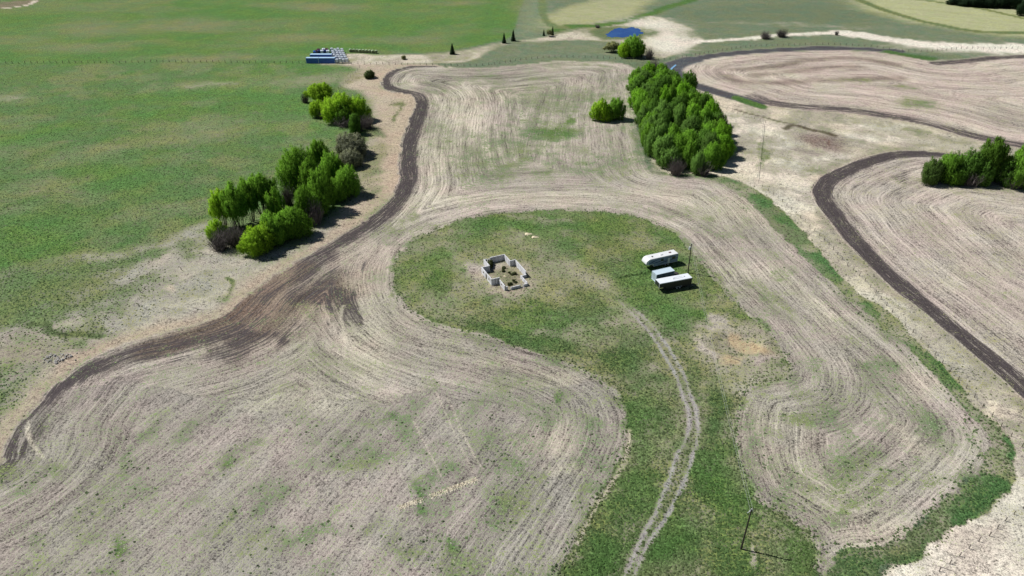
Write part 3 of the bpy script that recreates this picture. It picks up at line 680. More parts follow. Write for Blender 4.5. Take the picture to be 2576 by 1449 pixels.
def watermat():
    t = NT('pond_water'); tc = t.n('ShaderNodeTexCoord')
    n = t.noise(tc.outputs['Object'], 1.6, 3, .6); n2 = t.noise(tc.outputs['Object'], .12, 3, .5)
    c = t.mix(t.step(n2, .4, .65), (.01, .055, .22), (.02, .08, .25))
    return t.out(t.bsdf(c, .12, .5, 0, t.bump(n, .05, .5)))
M['water'] = watermat()

# ---------------------------------------------------------------- pond and puddle
Z5 = lambda x, y: (1308 + x * .1628, 42 + y * .1628)
po = [Z5(*p) for p in [(1345,280),(1385,235),(1440,205),(1490,178),(1600,178),(1760,166),(1830,190),(1890,240),(1880,270),(1800,300),(1700,310),(1550,316),(1420,318),(1365,305)]]
W = to_world(po, True, 4)
lev = max(hz(*p) for p in W) + .04
mb = MB(); c0 = W.mean(0)
W = np.array([(c0[0] + (a_ - c0[0]) * (1 + .12 * math.sin(i_ * 1.7) * math.sin(i_ * .61 + 1)), c0[1] + (b_ - c0[1]) * (1 + .10 * math.sin(i_ * 1.3 + 2))) for i_, (a_, b_) in enumerate(W)])
mb.add([(x, y, lev) for x, y in W] + [(x * 1.0 + (x - c0[0]) * .04, y + (y - c0[1]) * .04, lev - .1) for x, y in W],
       [tuple(range(len(W)))[::1]] + [(i, len(W) + i, len(W) + (i + 1) % len(W), (i + 1) % len(W)) for i in range(len(W))])
o = mb.build('pond', M['water']); o['kind'] = 'structure'
pu = [(1682,184),(1685,176),(1692,169),(1699,164),(1701,166),(1694,172),(1688,179),(1685,185)]
W = to_world(pu, True, 3); lev = np.mean([hz(*p) for p in W]) + .22; c0 = W.mean(0)
mb = MB(); mb.add([(x, y, lev) for x, y in W] + [(x + (x - c0[0]) * .1, y + (y - c0[1]) * .1, lev - .5) for x, y in W],
       [tuple(range(len(W)))] + [(i, len(W) + i, len(W) + (i + 1) % len(W), (i + 1) % len(W)) for i in range(len(W))])
mat_pud = simple('puddle_water', (.22, .42, .62), .1, .1, 1, .6)
o = mb.build('puddle', mat_pud); o['kind'] = 'structure'

# ---------------------------------------------------------------- house foundation
Z1 = lambda x, y: at(1132.1 + x * .12731, 570.2 + y * .12731, 2.0)
fp = [Z1(*p) for p in [(780,610),(1075,550),(1185,675),(1285,650),(1510,885),(1395,905),(1530,1045),(1195,1130),(1080,1140),(970,1005),(815,1040),(635,805),(775,770),(675,645)]]
org = Vector((-1.5, 182.0)); ang = R(24.0)
def loc2(p):                                            # square the corners up to the house axes
    d = Vector(p) - org; return Vector((d.x * math.cos(ang) + d.y * math.sin(ang), -d.x * math.sin(ang) + d.y * math.cos(ang)))
L = [loc2(p) for p in fp]
def sq(i, j, ax):
    m = (L[i][ax] + L[j][ax]) / 2; L[i][ax] = m; L[j][ax] = m
for i, j, ax in [(0,1,1),(1,2,0),(2,3,1),(3,4,0),(4,5,1),(5,6,0),(6,7,1),(9,8,0),(9,10,1),(10,11,0),(11,12,1),(12,13,0)]: sq(i, j, ax)
f0 = thing('house_foundation', 'roofless concrete house foundation in a ring of dry ground in the grass clearing', 'foundation', (org.x, org.y, hz(org.x, org.y)), ang)
TH = .25
ORD = 'first second third fourth fifth sixth seventh eighth ninth tenth eleventh twelfth thirteenth fourteenth fifteenth sixteenth seventeenth eighteenth nineteenth twentieth'.split()
ORD += [t_ + '-' + u_ if u_ else z_ for t_, z_ in (('twenty', 'thirtieth'), ('thirty', 'fortieth'), ('forty', 'fiftieth'), ('fifty', 'sixtieth')) for u_ in ORD[:9] + ['']]
def wall(a, b, top, bottom=-1.2, openings=(), label=None):
    """wall between corners a,b with rectangular holes (start, end, sill, head) in metres from a"""
    mb = MB(); a = Vector(a); b = Vector(b); d = b - a; ln = d.length; u = d.normalized(); ca = math.atan2(u.y, u.x)
    def piece(s0, s1, z0, z1):
        if s1 - s0 < .01 or z1 - z0 < .01: return
        c = a + u * (s0 + s1) / 2; mb.box((c.x, c.y, (z0 + z1) / 2), (s1 - s0, TH, z1 - z0), ca)
    s = TH / 2
    for (o0, o1, z0, z1) in openings:
        piece(s, o0, bottom, top); piece(o0, o1, bottom, z0); piece(o0, o1, z1, top); s = o1
    piece(s, ln - TH / 2, bottom, top)
    w_ = mb.build('wall', M['concrete'], f0)
    for (o0, o1, z0, z1) in openings:
        fr = MB()
        for s_, zz, ww, hh in ((o0 + .04, (z0 + z1) / 2, .08, z1 - z0), (o1 - .04, (z0 + z1) / 2, .08, z1 - z0)):
            c = a + u * s_; fr.box((c.x, c.y, zz), (ww, TH + .06, hh), ca)
        for zz in (z0 + .04, z1 - .04):
            c = a + u * (o0 + o1) / 2; fr.box((c.x, c.y, zz), (o1 - o0 - .17, TH + .06, .08), ca)
        fr.build('opening_frame', M['greywood'], w_)
    return w_
HT = 2.0
tops = {i: HT for i in range(14)}
wall(L[0], L[1], HT); wall(L[1], L[2], HT); wall(L[2], L[3], HT); wall(L[3], L[4], HT - .1)
wall(L[4], L[5], .9); wall(L[5], L[6], 1.0)
d67 = (L[7] - L[6]); wall(L[6], L[6] + d67 * .24, .75); wall(L[6] + d67 * .38, L[7], .8)
wall(L[8], L[8] + (L[9] - L[8]) * 1.0, HT - .5, openings=[(1.6, 2.4, .5, 1.1)])
wall(L[8], L[8] + Vector((1.0, 0)), HT - .9)
wall(L[9], L[10], HT)
ll = (L[11] - L[10]).length
wall(L[10], L[11], HT, openings=[(1.3, 2.0, .75, 1.45), (3.1, 4.1, -.2, 1.75), (5.4, 6.2, .75, 1.45)])
wall(L[11], L[12], HT); wall(L[12], L[13], HT)
wall(L[13], L[13] + Vector((1.0, 0)), HT - .1); wall(L[0], L[0] + (L[13] - L[0]).normalized() * .8, HT - .4)
for i in (1, 2, 3, 4, 5, 6, 8, 9, 10, 11, 12, 13):
    tz = {4: .95, 5: .95, 6: .8, 8: HT - .48, 3: HT, }.get(i, HT); tz += .02
    MB().box((L[i].x, L[i].y, (tz - 1.2) / 2), (TH + .02, TH + .02, tz + 1.2)).build('corner_pillar', M['concrete'], f0)
# overgrown inside, rubble
def loc_to_world(p, z=0):
    return (org.x + p[0] * math.cos(ang) - p[1] * math.sin(ang), org.y + p[0] * math.sin(ang) + p[1] * math.cos(ang), z)

# ---------------------------------------------------------------- fifth-wheel trailer, cargo trailer, sea container
Z2 = lambda x, y, z: at(1559.7 + x * .11577, 587 + y * .11577, z)
def wheel(parent, x, y, r=.38, wdt=.24, side=1):
    mb = MB(); mb.tube((x, y - wdt / 2, r), (x, y + wdt / 2, r), r, r, 14); t_ = mb.build('wheel', M['rubber'], parent)
    m2 = MB(); m2.tube((x, y + side * (wdt / 2 + .005), r), (x, y + side * (wdt / 2 + .03), r), r * .55, r * .5, 10); m2.build('rim', M['rim'], t_)
a_ = Vector(Z2(490, 590, 3.3)); b_ = Vector(Z2(1275, 440, 3.5)); a_ = Vector(Z2(600, 600, 3.4))
q0, q1 = Vector(Z2(1165,360,3.4)), Vector(Z2(1275,445,3.4)); rr = (q0 + q1) / 2; dirv = Vector((math.cos(R(22.5)), math.sin(R(22.5))))
RVL, RVW, RVH = 10.9, 2.55, 3.45
ctr = rr - dirv * (RVL / 2)
rv = thing('fifth_wheel_trailer', 'white fifth wheel camper trailer with swooping blue-grey side graphics', 'camper trailer', (ctr.x, ctr.y, hz(ctr.x, ctr.y)), R(22.5))
h = RVL / 2; y2 = RVW / 2
zb = .75
prof = [(h, zb), (h, 3.32), (h - .12, RVH)]
prof += [(-h + 1.5, RVH)] + [(-h + 1.5 - 1.5 * math.sin(R(a)), RVH - 1.45 * (1 - math.cos(R(a)))) for a in (15, 30, 45, 60, 75, 90)] + [(-h + .15, 1.75), (-h + .5, 1.55), (-h + 2.5, 1.5), (-h + 2.7, zb)]
MB().prism(prof[::-1], -y2, y2).build('body', M['white'], rv)
sp_ = [(h - .06, zb + .1), (h - .06, RVH - .28), (-h + 1.7, RVH - .28), (-h + 1.05, RVH - .7), (-h + .75, 2.1), (-h + .9, 1.72), (-h + 2.6, 1.66), (-h + 2.8, zb + .1)]
MB().prism(sp_[::-1], -y2 - .03, -y2 + .01).build('side_panel', M['rvside'], rv)
MB().prism(sp_[::-1], y2 - .01, y2 + .03).build('side_panel', M['rvside'], rv)
for pts in ([(-h+1.2,2.0),(-h+2.0,2.5),(-h+3.6,2.85),(-h+5.5,2.95),(-h+5.5,2.88),(-h+3.6,2.7),(-h+2.1,2.25)], [(-h+1.6,1.75),(-h+3.0,2.05),(-h+5.0,2.2),(-h+7.5,2.1),(-h+7.5,2.0),(-h+5.0,2.02),(-h+3.0,1.85)],
            [(-h+4.0,1.2),(-h+6.0,1.75),(-h+8.5,1.95),(-h+10.7,2.2),(-h+10.7,2.05),(-h+8.5,1.75),(-h+6.0,1.45)], [(-h+6.5,2.5),(-h+8,2.9),(-h+9.6,3.0),(-h+8,2.75)]):
    n_ = len(pts); MB().prism(pts[::-1], -y2 - .05, -y2 - .031).build('graphic_stripe', M['graphic'], rv)
for x0_, x1_, z0_, z1_ in ((h - 2.1, h - 1.0, 2.05, 2.75), (-h + 5.0, -h + 5.8, 2.2, 2.8)):
    w_ = MB().box(((x0_ + x1_) / 2, -y2 - .06, (z0_ + z1_) / 2), (x1_ - x0_, .05, z1_ - z0_)).build('window', M['glass'], rv)
MB().box((h - 3.2, -y2 - .05, 1.75), (.7, .04, 1.8)).build('door', M['white'], rv)
MB().box((-h + 2.6, -.1, RVH + .06), (.42, .42, .14)).build('roof_vent', M['chassis'], rv)
MB().box((h - 2.1, .1, RVH + .07), (.75, .5, .16), 0, .8).build('roof_vent', M['maroon'], rv)
MB().box((h - 5.2, .0, RVH + .09), (1.0, .75, .2), 0, .85).build('air_conditioner', M['white'], rv)
MB().box((.6, 0, .62), (7.4, 1.9, .26)).build('chassis', M['chassis'], rv)
for wx in (1.3, 2.25):
    for s_ in (-1, 1): wheel(rv, wx, s_ * (y2 - .18), side=s_)
for s_ in (-1, 1): MB().box((-h + 2.95, s_ * .9, .37), (.1, .1, .75)).build('landing_leg', M['chassis'], rv)
MB().box((-h + .9, 0, 1.28), (.35, .6, .55)).build('kingpin', M['chassis'], rv)

# cargo trailer (gooseneck)
c_ = [Vector(Z2(*p, 3.0)) for p in [(780,1000),(1480,870),(1565,975),(850,1105)]]
ctr = sum(c_, Vector((0, 0))) / 4
TL, TW = 10.2, 2.55; h = TL / 2; y2 = TW / 2
ct = thing('cargo_trailer', 'long enclosed gooseneck trailer with white roof and sides coloured as in shade, nearest of the parked trailers', 'trailer', (ctr.x, ctr.y, hz(ctr.x, ctr.y)), R(18.8))
prof = [(h, .62), (h, 2.92), (-h + .1, 2.92), (-h, 2.8), (-h, 1.55), (-h + 2.0, 1.45), (-h + 2.3, .62)]
MB().prism(prof[::-1], -y2, y2).build('body', M['trside'], ct)
MB().box((0, 0, 2.97), (TL - .06, TW + .04, .08)).build('roof', M['trroof'], ct)
for s_ in (-1, 1): MB().box((0, s_ * (y2 + .03), 2.86), (TL, .05, .12)).build('edge_trim', M['trroof'], ct)
MB().box((1.2, .35, 3.04), (3.3, .12, .06)).build('roof_rail', M['ceramic'], ct); MB().box((1.2, -.3, 3.04), (3.3, .12, .06)).build('roof_rail', M['ceramic'], ct)
MB().box((-.2, 0, 3.09), (.55, .55, .16), 0, .8).build('roof_vent', M['ceramic'], ct); MB().box((3.2, 0.1, 3.09), (.5, .5, .16), 0, .8).build('roof_vent', M['ceramic'], ct)
fr_ = MB().box((-h - .03, 0, 2.17), (.05, TW - .3, 1.05)).build('front_panel', M['glass'], ct)
MB().box((-h - .04, -y2 + .06, 2.15), (.07, .1, 1.3)).build('corner_post', M['ceramic'], ct); MB().box((-h - .04, y2 - .06, 2.15), (.07, .1, 1.3)).build('corner_post', M['ceramic'], ct)
MB().box((.9, 0, .52), (7.6, 1.9, .2)).build('chassis', M['chassis'], ct)
for wx in (.6, 1.5):
    for s_ in (-1, 1): wheel(ct, wx, s_ * (y2 - .15), side=s_)
MB().box((1.05, -y2 - .04, .88), (2.1, .06, .1)).build('fender', M['rim'], ct)
for s_ in (-1, 1): MB().box((-h + 2.7, s_ * .95, .32), (.12, .12, .64)).build('landing_leg', M['chassis'], ct)
MB().box((-h + .8, 0, 1.2), (.2, .2, .7)).build('gooseneck', M['chassis'], ct)
MB().box((-h + 1.0, -y2 - .02, 2.0), (.9, .04, .7)).build('side_emblem', M['chassis'], ct)

# pale sea container, corrugated
def corrugated(parent, Lc, Wc, Hc, side, roof, pitch=.28, dep=.05, end_mat=None):
    for s_ in (-1, 1):
        mb = MB(); n = int(Lc / pitch); y = s_ * Wc / 2
        xs = np.linspace(-Lc / 2 + .08, Lc / 2 - .08, n * 2 + 1); V = []
        for i, x in enumerate(xs):
            yy = y - s_ * (dep if i % 2 else 0)
            V += [(x, yy, .16), (x, yy, Hc - .12)]
        F = [(2 * i, 2 * i + 2, 2 * i + 3, 2 * i + 1) if s_ < 0 else (2 * i, 2 * i + 1, 2 * i + 3, 2 * i + 2) for i in range(len(xs) - 1)]
        mb.add(V, F); mb.build('side_wall', side, parent)
    mb = MB(); n = int(Lc / .45); xs = np.linspace(-Lc / 2 + .05, Lc / 2 - .05, n * 2 + 1); V = []
    for i, x in enumerate(xs): zz = Hc - (.02 if i % 2 else 0.0); V += [(x, -Wc / 2 + .06, zz), (x, Wc / 2 - .06, zz)]
    mb.add(V, [(2 * i, 2 * i + 2, 2 * i + 3, 2 * i + 1) for i in range(len(xs) - 1)]); mb.build('roof', roof, parent)
    fr = MB()
    for sx in (-1, 1):
        for sy in (-1, 1): fr.box((sx * (Lc / 2 - .06), sy * (Wc / 2 - .06), Hc / 2), (.14, .14, Hc + .02))
    for sy in (-1, 1):
        fr.box((0, sy * (Wc / 2 - .04), Hc - .04), (Lc - .27, .1, .12)); fr.box((0, sy * (Wc / 2 - .04), .1), (Lc - .27, .1, .16))
    for sx in (-1, 1): fr.box((sx * (Lc / 2 - .04), 0, Hc - .04), (.1, Wc - .27, .12)); fr.box((sx * (Lc / 2 - .04), 0, .1), (.1, Wc - .27, .16))
    fr.build('frame', roof, parent)
    MB().box((0, 0, .12), (Lc - .3, Wc - .3, .1)).build('floor', M['chassis'], parent)
    em = end_mat or roof
    for sx in (-1, 1):
        for sy in (-1, 1):
            d_ = MB().box((sx * (Lc / 2 - .07), sy * (Wc / 4 - .03), Hc / 2), (.06, Wc / 2 - .18, Hc - .34)).build('door', em, parent)
            for k in (-.25, .25): MB().tube((sx * (Lc / 2 - .01), sy * Wc / 4 + k, .3), (sx * (Lc / 2 - .01), sy * Wc / 4 + k, Hc - .3), .025).build('lock_rod', M['rim'], d_)
c_ = [Vector(Z2(*p, 2.5)) for p in [(700,830),(1095,735),(1185,820),(790,915)]]; ctr = sum(c_, Vector((0, 0))) / 4
sea = thing('shipping_container', 'short pale blue corrugated shipping container between the camper and the gooseneck trailer', 'shipping container', (ctr.x, ctr.y, hz(ctr.x, ctr.y)), R(22.5))
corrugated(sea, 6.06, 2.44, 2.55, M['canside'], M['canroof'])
# small drawbar trailer poking out behind the container
p_ = Vector(Z2(1225, 885, .3))
dt = thing('utility_trailer', 'tiny dark utility trailer tucked between the container and the gooseneck trailer', 'trailer', (p_.x - .3, p_.y - .1, hz(p_.x, p_.y)), R(20))
MB().box((0, 0, .55), (1.5, 1.1, .3)).build('bed', M['chassis'], dt); MB().tube((.7, 0, .5), (1.7, 0, .42), .05).build('drawbar', M['rim'], dt)
for s_ in (-1, 1): wheel(dt, 0, s_ * .65, .28, .18, s_)

# ---------------------------------------------------------------- power poles and line
def pole(fx, fyb, fyt, fxt, label, transformer):
    x, y = at(fx, fyb); z0 = hz(x, y); x, y = at(fx, fyb, z0); H = top_z(fx, fyt, y) - z0
    xt = (fxt - 1288) / FOC * (y * CP + (CAM_H - z0 - H) * SP)
    o = thing('power_pole', label, 'power pole', (x, y, z0), 0, 'power poles of the farm line')
    tip = Vector((xt - x, 0, H)) * 1.0; tip.x = max(-.5, min(.5, tip.x))
    MB().tube((0, 0, -.3), tip, .17, .11, 10).build('pole', M['polewood'], o)
    MB().box((tip.x, 0, H + .03), (.14, .14, .1)).build('cap', M['ceramic'], o)
    for s_ in (-1, 1):
        i_ = MB().tube((tip.x + s_ * .22 , 0, H - .35), (tip.x + s_ * .22, 0, H - .12), .06, .04, 8).build('insulator', M['ceramic'], o)
    MB().box((tip.x, 0, H - .42), (.62, .1, .1)).build('bracket', M['ceramic'] if not transformer else M['polewood'], o)
    if transformer:
        t_ = MB().tube((tip.x - .42, -.05, H - 1.9), (tip.x - .42, -.05, H - 1.0), .24, .24, 12).build('transformer', M['ceramic'], o)
        MB().tube((tip.x - .42, -.05, H - 1.0), (tip.x - .42, -.05, H - .85), .06, .04, 6).build('bushing', M['ceramic'], t_)
        MB().box((tip.x - .15, -.03, H - 1.4), (.2, .08, .5)).build('mount', M['chassis'], o)
    else:
        MB().tube((tip.x - .1, 0, H - .3), (tip.x - .75, -.35, H - .55), .05, .04, 6).build('service_arm', M['ceramic'], o)
    return Vector((x, y, z0)) + tip, o
t1, _ = pole(1730.5, 686.5, 613, 1740, 'dark power pole with a pale transformer beside the parked trailers', True)
t2, _ = pole(1863.9, 1381, 1281, 1891, 'dark leaning power pole with a long shadow in the grass near the foreground', False)
def sagwire(p, q, sag, r, off=Vector((0, 0, 0)), n=14):
    mb = MB(); pr = None
    for i in range(n + 1):
        s = i / n; v = p.lerp(q, s) + off; v.z -= sag * 4 * s * (1 - s)
        if pr is not None: mb.tube(pr, v, r, r, 4, False)
        pr = v
    return mb
for i, off in enumerate((Vector((-.22, 0, -.1)), Vector((.22, 0, -.1)))):
    o = sagwire(t1, t2, 1.6, .012, off).build('power_line', M['alum'])
    tag(o, ['thin overhead wire strung between the two power poles, left strand', 'thin overhead wire strung between the two power poles, right strand'][i], 'power line', 'overhead wires between the poles')

# ---------------------------------------------------------------- fences
def fence(name, label, P, spacing, hh=1.25, r=.11, wires=(.35, .7, 1.05), mat=None, rail=False, lean=.05, group='farm fences'):
    mat = mat or M['wood']
    W = to_world(P, False, 8); seg = np.hypot(*np.diff(W, axis=0).T); cum = np.concatenate([[0], np.cumsum(seg)])
    n = max(2, int(cum[-1] / spacing)); pts = []
    for i in range(n + 1):
        s = cum[-1] * i / n; k = min(np.searchsorted(cum, s, 'right') - 1, len(seg) - 1); f = (s - cum[k]) / seg[k]
        x, y = W[k] * (1 - f) + W[k + 1] * f; pts.append(Vector((x, y, hz(x, y))))
    base = pts[0]; o = thing(name, label, 'fence', base, 0, group)
    pm = MB(); pm.tube((0, 0, -.3), (0, 0, hh), r, r * .85, 6); first = None
    tips = []
    for i, p in enumerate(pts):
        if first is None: q = first = pm.build('post', mat, o)
        else: q = first.copy(); col.objects.link(q); q.parent = o
        q.location = p - base; lx, ly = random.uniform(-lean, lean), random.uniform(-lean, lean)
        q.rotation_euler = (lx, ly, random.random() * 3); q.scale = (1, 1, random.uniform(.9, 1.1)); tips.append(p - base)
    if rail:
        mb = MB()
        for a, b in zip(tips[:-1], tips[1:]): mb.tube(a + Vector((0, 0, hh - .1)), b + Vector((0, 0, hh - .1)), .07, .07, 5)
        mb.build('rail', M['greywood'], o)
    for z in wires:
        mb = MB()
        for a, b in zip(tips[:-1], tips[1:]): mb.tube(a + Vector((.06, 0, z)), b + Vector((.06, 0, z)), .012, .012, 3, False)
        mb.build('wire', M['wire'], o)
    return o
fence('wire_fence', 'long straight wire fence between the left pasture and the far green field', [(-80,160),(100,159),(300,157.5),(500,157),(640,158.5),(768,159.5)], 3.4, 1.4, .13)
fence('wire_fence', 'wire fence along the far top edge of the big stubble field', [(885,163),(1000,163.5),(1100,165),(1200,165),(1260,159),(1320,149),(1400,143),(1480,145),(1550,149),(1600,149),(1650,151),(1700,149)], 3.4, 1.35, .12)
fence('wire_fence', 'wire fence following the grey headland road at the top right', [(1705,147),(1784,132),(1884,118),(1984,114),(2084,113),(2184,118),(2250,127),(2330,131),(2420,124),(2560,122)], 3.4, 1.35, .12)
fence('wire_fence', 'wire fence in the pale verge right of the green strip', [(1917,470),(1944,486),(1984,520),(2031,563),(2077,606),(2121,656),(2174,706),(2224,763),(2267,810),(2317,856),(2352,893),(2387,930),(2424,969),(2465,1014),(2507,1058),(2552,1105),(2600,1150)], 3.1, 1.15, .085)
fence('wire_fence', 'short wire fence crossing the bottom right corner', [(2600,1262),(2541,1299),(2491,1346),(2461,1363),(2434,1383),(2406,1406),(2376,1429),(2347,1449),(2310,1480)], 2.9, 1.1, .09, wires=(.3, .6, .9))
fence('wire_fence', 'wire fence behind the right side of the dense tree belt', [(1800,260),(1827,275),(1845,281),(1865,288),(1890,296),(1910,303),(1925,309)], 3.0, 1.5, .07)
fence('rail_fence', 'pale single-rail fence running down the verge right of the tree belt', [(1920,311),(1915,363),(1908.4,416.5),(1904,454)], 5.0, 1.0, .07, wires=(), mat=M['greywood'], rail=True, lean=.02)
fence('broken_fence', 'few leaning fence posts left standing on the rough slope at left', [(250,805),(275,785),(345,745),(383,724),(410,713),(457,684),(503,655)], 6.5, 1.4, .08, wires=(.5,), lean=.35)
fence('wire_fence', 'faint fence climbing from the willows to the far fence', [(846,232),(862,214),(885,192),(905,172)], 4.2, 1.2, .07)

# ---------------------------------------------------------------- far yard: blue containers, white crates, bales
def box_container(fx0, fx1, fyb, H_, W_, label, logo=False, rz=0.0):
    x0, y0 = at(fx0, fyb); x1, y1 = at(fx1, fyb); Lc = x1 - x0; cx = (x0 + x1) / 2; cy = y0 + W_ / 2
    o = thing('shipping_container', label, 'shipping container', (cx, cy, hz(cx, cy) - .05), rz, 'blue shipping containers at the far yard')
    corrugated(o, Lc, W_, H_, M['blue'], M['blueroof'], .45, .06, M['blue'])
    if logo:
        MB().box((-1.2, -W_ / 2 - .02, H_ * .45), (3.6, .04, .38)).build('lettering', M['white'], o)
        for k in range(5): MB().box((1.6 + k * .7, -W_ / 2 - .02, H_ * .3), (.25, .04, .45)).build('lettering', M['rvside'], o)
    return o
Y4 = lambda x, y: (738 + x * .09115, 100.6 + y * .09115)
fy = Y4(0, 645)[1]
box_container(Y4(358, 0)[0], Y4(698, 0)[0], fy, 2.9, 2.5, 'front left royal blue container by the far fence')
box_container(Y4(706, 0)[0], Y4(1150, 0)[0], fy, 2.9, 2.5, 'front right royal blue container, beside the white crates')
box_container(Y4(470, 0)[0], Y4(1065, 0)[0], Y4(0, 545)[1], 2.7, 2.6, 'longer royal blue container behind the front pair, with white lettering', True)
def crate_thing(x, y, rz, label, mats=('crate', 'cratefr'), group='white framed units in the far yard', dims=(1.55, 1.9, 2.5)):
    o = thing('storage_unit', label, 'storage unit', (x, y, hz(x, y)), rz, group)
    a, b, c = dims
    MB().box((0, 0, c * .62), (a * .86, b * .86, c * .6)).build('tank', M[mats[0]], o)
    MB().tube((0, 0, c * .9), (0, 0, c * 1.05), .35, .3, 8).build('lid', M[mats[0]], o)
    for sx in (-1, 1):
        for sy in (-1, 1): MB().box((sx * a * .46, sy * b * .46, c / 2), (.13, .13, c)).build('leg', M[mats[1]], o)
    fr = MB()
    for sy in (-1, 1): fr.box((0, sy * b * .46, c * .28), (a * .8, .1, .1)); fr.box((0, sy * b * .46, c * .97), (a * .8, .1, .1))
    fr.build('frame', M[mats[0]], o); return o
base_units = None
row = 0
for j in range(6):
    fy_ = 640 - j * 54
    for i in range(4):
        fx_ = 1215 + i * 88 - j * 28
        if j > 1 and i == 0 and j < 3: pass
        x, y = at(*Y4(fx_ , fy_)); x += random.uniform(-.3, .3)
        dark = (j == 0 and i in (1, 3))
        if base_units is None: o = base_units = crate_thing(x, y, R(12), 'white framed storage unit in the packed block right of the blue containers')
        else:
            o = copy_tree(base_units); o.location = (x, y, hz(x, y))
        o['label'] = 'white framed unit, %s from left in %s row of the packed block' % (ORD[i], ORD[j])
        o.rotation_euler.z = R(12) + random.uniform(-.06, .06); o.scale = (1, 1, random.uniform(.9, 1.12))
for k, (zx, zy, m1, lab) in enumerate([(650,330,'maroon','maroon box unit at the back left of the far yard'),(720,330,'navy','navy box unit beside the maroon one at the back of the far yard'),(800,330,'crate','white box unit behind the middle of the long blue container'),
        (880,330,'navy','second navy box unit, behind the right half of the long blue container'),(960,335,'crate','white box unit left of the packed block'),(700,290,'maroon','rear maroon box unit in the far yard'),(840,280,'crate','rear white box unit left in the far yard'),(930,285,'maroon','rear maroon box unit nearest the packed block'),(600,345,'blue','low blue box at the left end behind the long container')]):
    x, y = at(*Y4(zx, zy + 60)); crate_thing(x, y, R(12), lab, (m1, 'cratefr'), 'coloured box units in the far yard', (1.9, 2.6, 2.0))
bale0 = None
for k in range(9):
    x, y = at(*Y4(1585 + k * 87.5, 352 + k * 3.2))
    if bale0 is None:
        bale0 = o = thing('hay_bale', 'round hay bale in pale green wrap in the row right of the white units', 'hay bale', (x, y, 0), 0, 'round bales in a row at the far field edge')
        mb = MB(); n = 16
        mb.tube((0, -.7, .88), (0, .7, .88), .92, .92, n, False); mb.build('wrap', M['bale'], o, True)
        MB().tube((0, -.73, .88), (0, -.69, .88), .86, .9, n).build('end_face', M['balehay'], o); MB().tube((0, .69, .88), (0, .73, .88), .9, .86, n).build('end_face', M['balehay'], o)
    else: o = copy_tree(bale0)
    o.location = (x, y, hz(x, y)); o.rotation_euler.z = R(random.uniform(-12, 18))
    o['label'] = 'wrapped round hay bale, number %s from the left in the bale row' % ['one', 'two', 'three', 'four', 'five', 'six', 'seven', 'eight', 'nine'][k]

# ---------------------------------------------------------------- trees
def put_tone(me, nface_tone):
    a = me.attributes.new('tone', 'FLOAT', 'FACE'); a.data.foreach_set('value', nface_tone.astype(np.float32))
def leaf_mesh(name, centres, radii, nleaf, size, rng, vertical=1.4, group=None):
    """crown of leaf-sized faces scattered in clumps"""
    m = len(centres); ci = rng.integers(0, m, nleaf)
    p = centres[ci] + rng.normal(0, 1, (nleaf, 3)) * radii[ci][:, None] * np.array([.92, .92, 1.1])
    nrm = rng.normal(0, 1, (nleaf, 3)); nrm[:, 2] += .5; nrm /= np.linalg.norm(nrm, axis=1)[:, None]
    up = np.tile(np.array([0, 0, 1.0]), (nleaf, 1)) + rng.normal(0, .33, (nleaf, 3))
    u = np.cross(nrm, up); u /= np.linalg.norm(u, axis=1)[:, None] + 1e-9; v = np.cross(u, nrm)
    s = size * rng.uniform(.6, 1.3, nleaf)[:, None]
    a = p - u * s * .5; b = p + u * s * .5; c = p + v * s * vertical
    V = np.stack([a, b, c], 1).reshape(-1, 3); V[:, 2] = np.maximum(V[:, 2], .005)
    F = np.arange(nleaf * 3).reshape(-1, 3)
    me = mesh_np(name, V, F, M['leaf'], True)
    ax = centres[:, :2].mean(0); od = np.stack([p[:, 0] - ax[0], p[:, 1] - ax[1], (p[:, 2] - .5) * .7 + .12], 1)
    lc = p - centres[ci]; od = od / (np.linalg.norm(od, axis=1)[:, None] + 1e-6) + lc / (np.linalg.norm(lc, axis=1)[:, None] + 1e-6) * .7 + nrm * .45
    od /= np.linalg.norm(od, axis=1)[:, None] + 1e-6
    gn = np.cross(b - a, c - a); fl = (gn * od).sum(1) < 0
    F2 = F.copy(); F2[fl] = F2[fl][:, [0, 2, 1]]; me.loops.foreach_set('vertex_index', F2.astype(np.int32).ravel()); me.update()
    me.normals_split_custom_set_from_vertices(np.repeat(od, 3, 0).astype(np.float32))
    clump = rng.random(m)[ci] * .4 + .6 * rng.random(group.max() + 1)[group[ci]]
    put_tone(me, np.clip(clump * .6 + rng.random(nleaf) * .4, 0, 1))
    return me
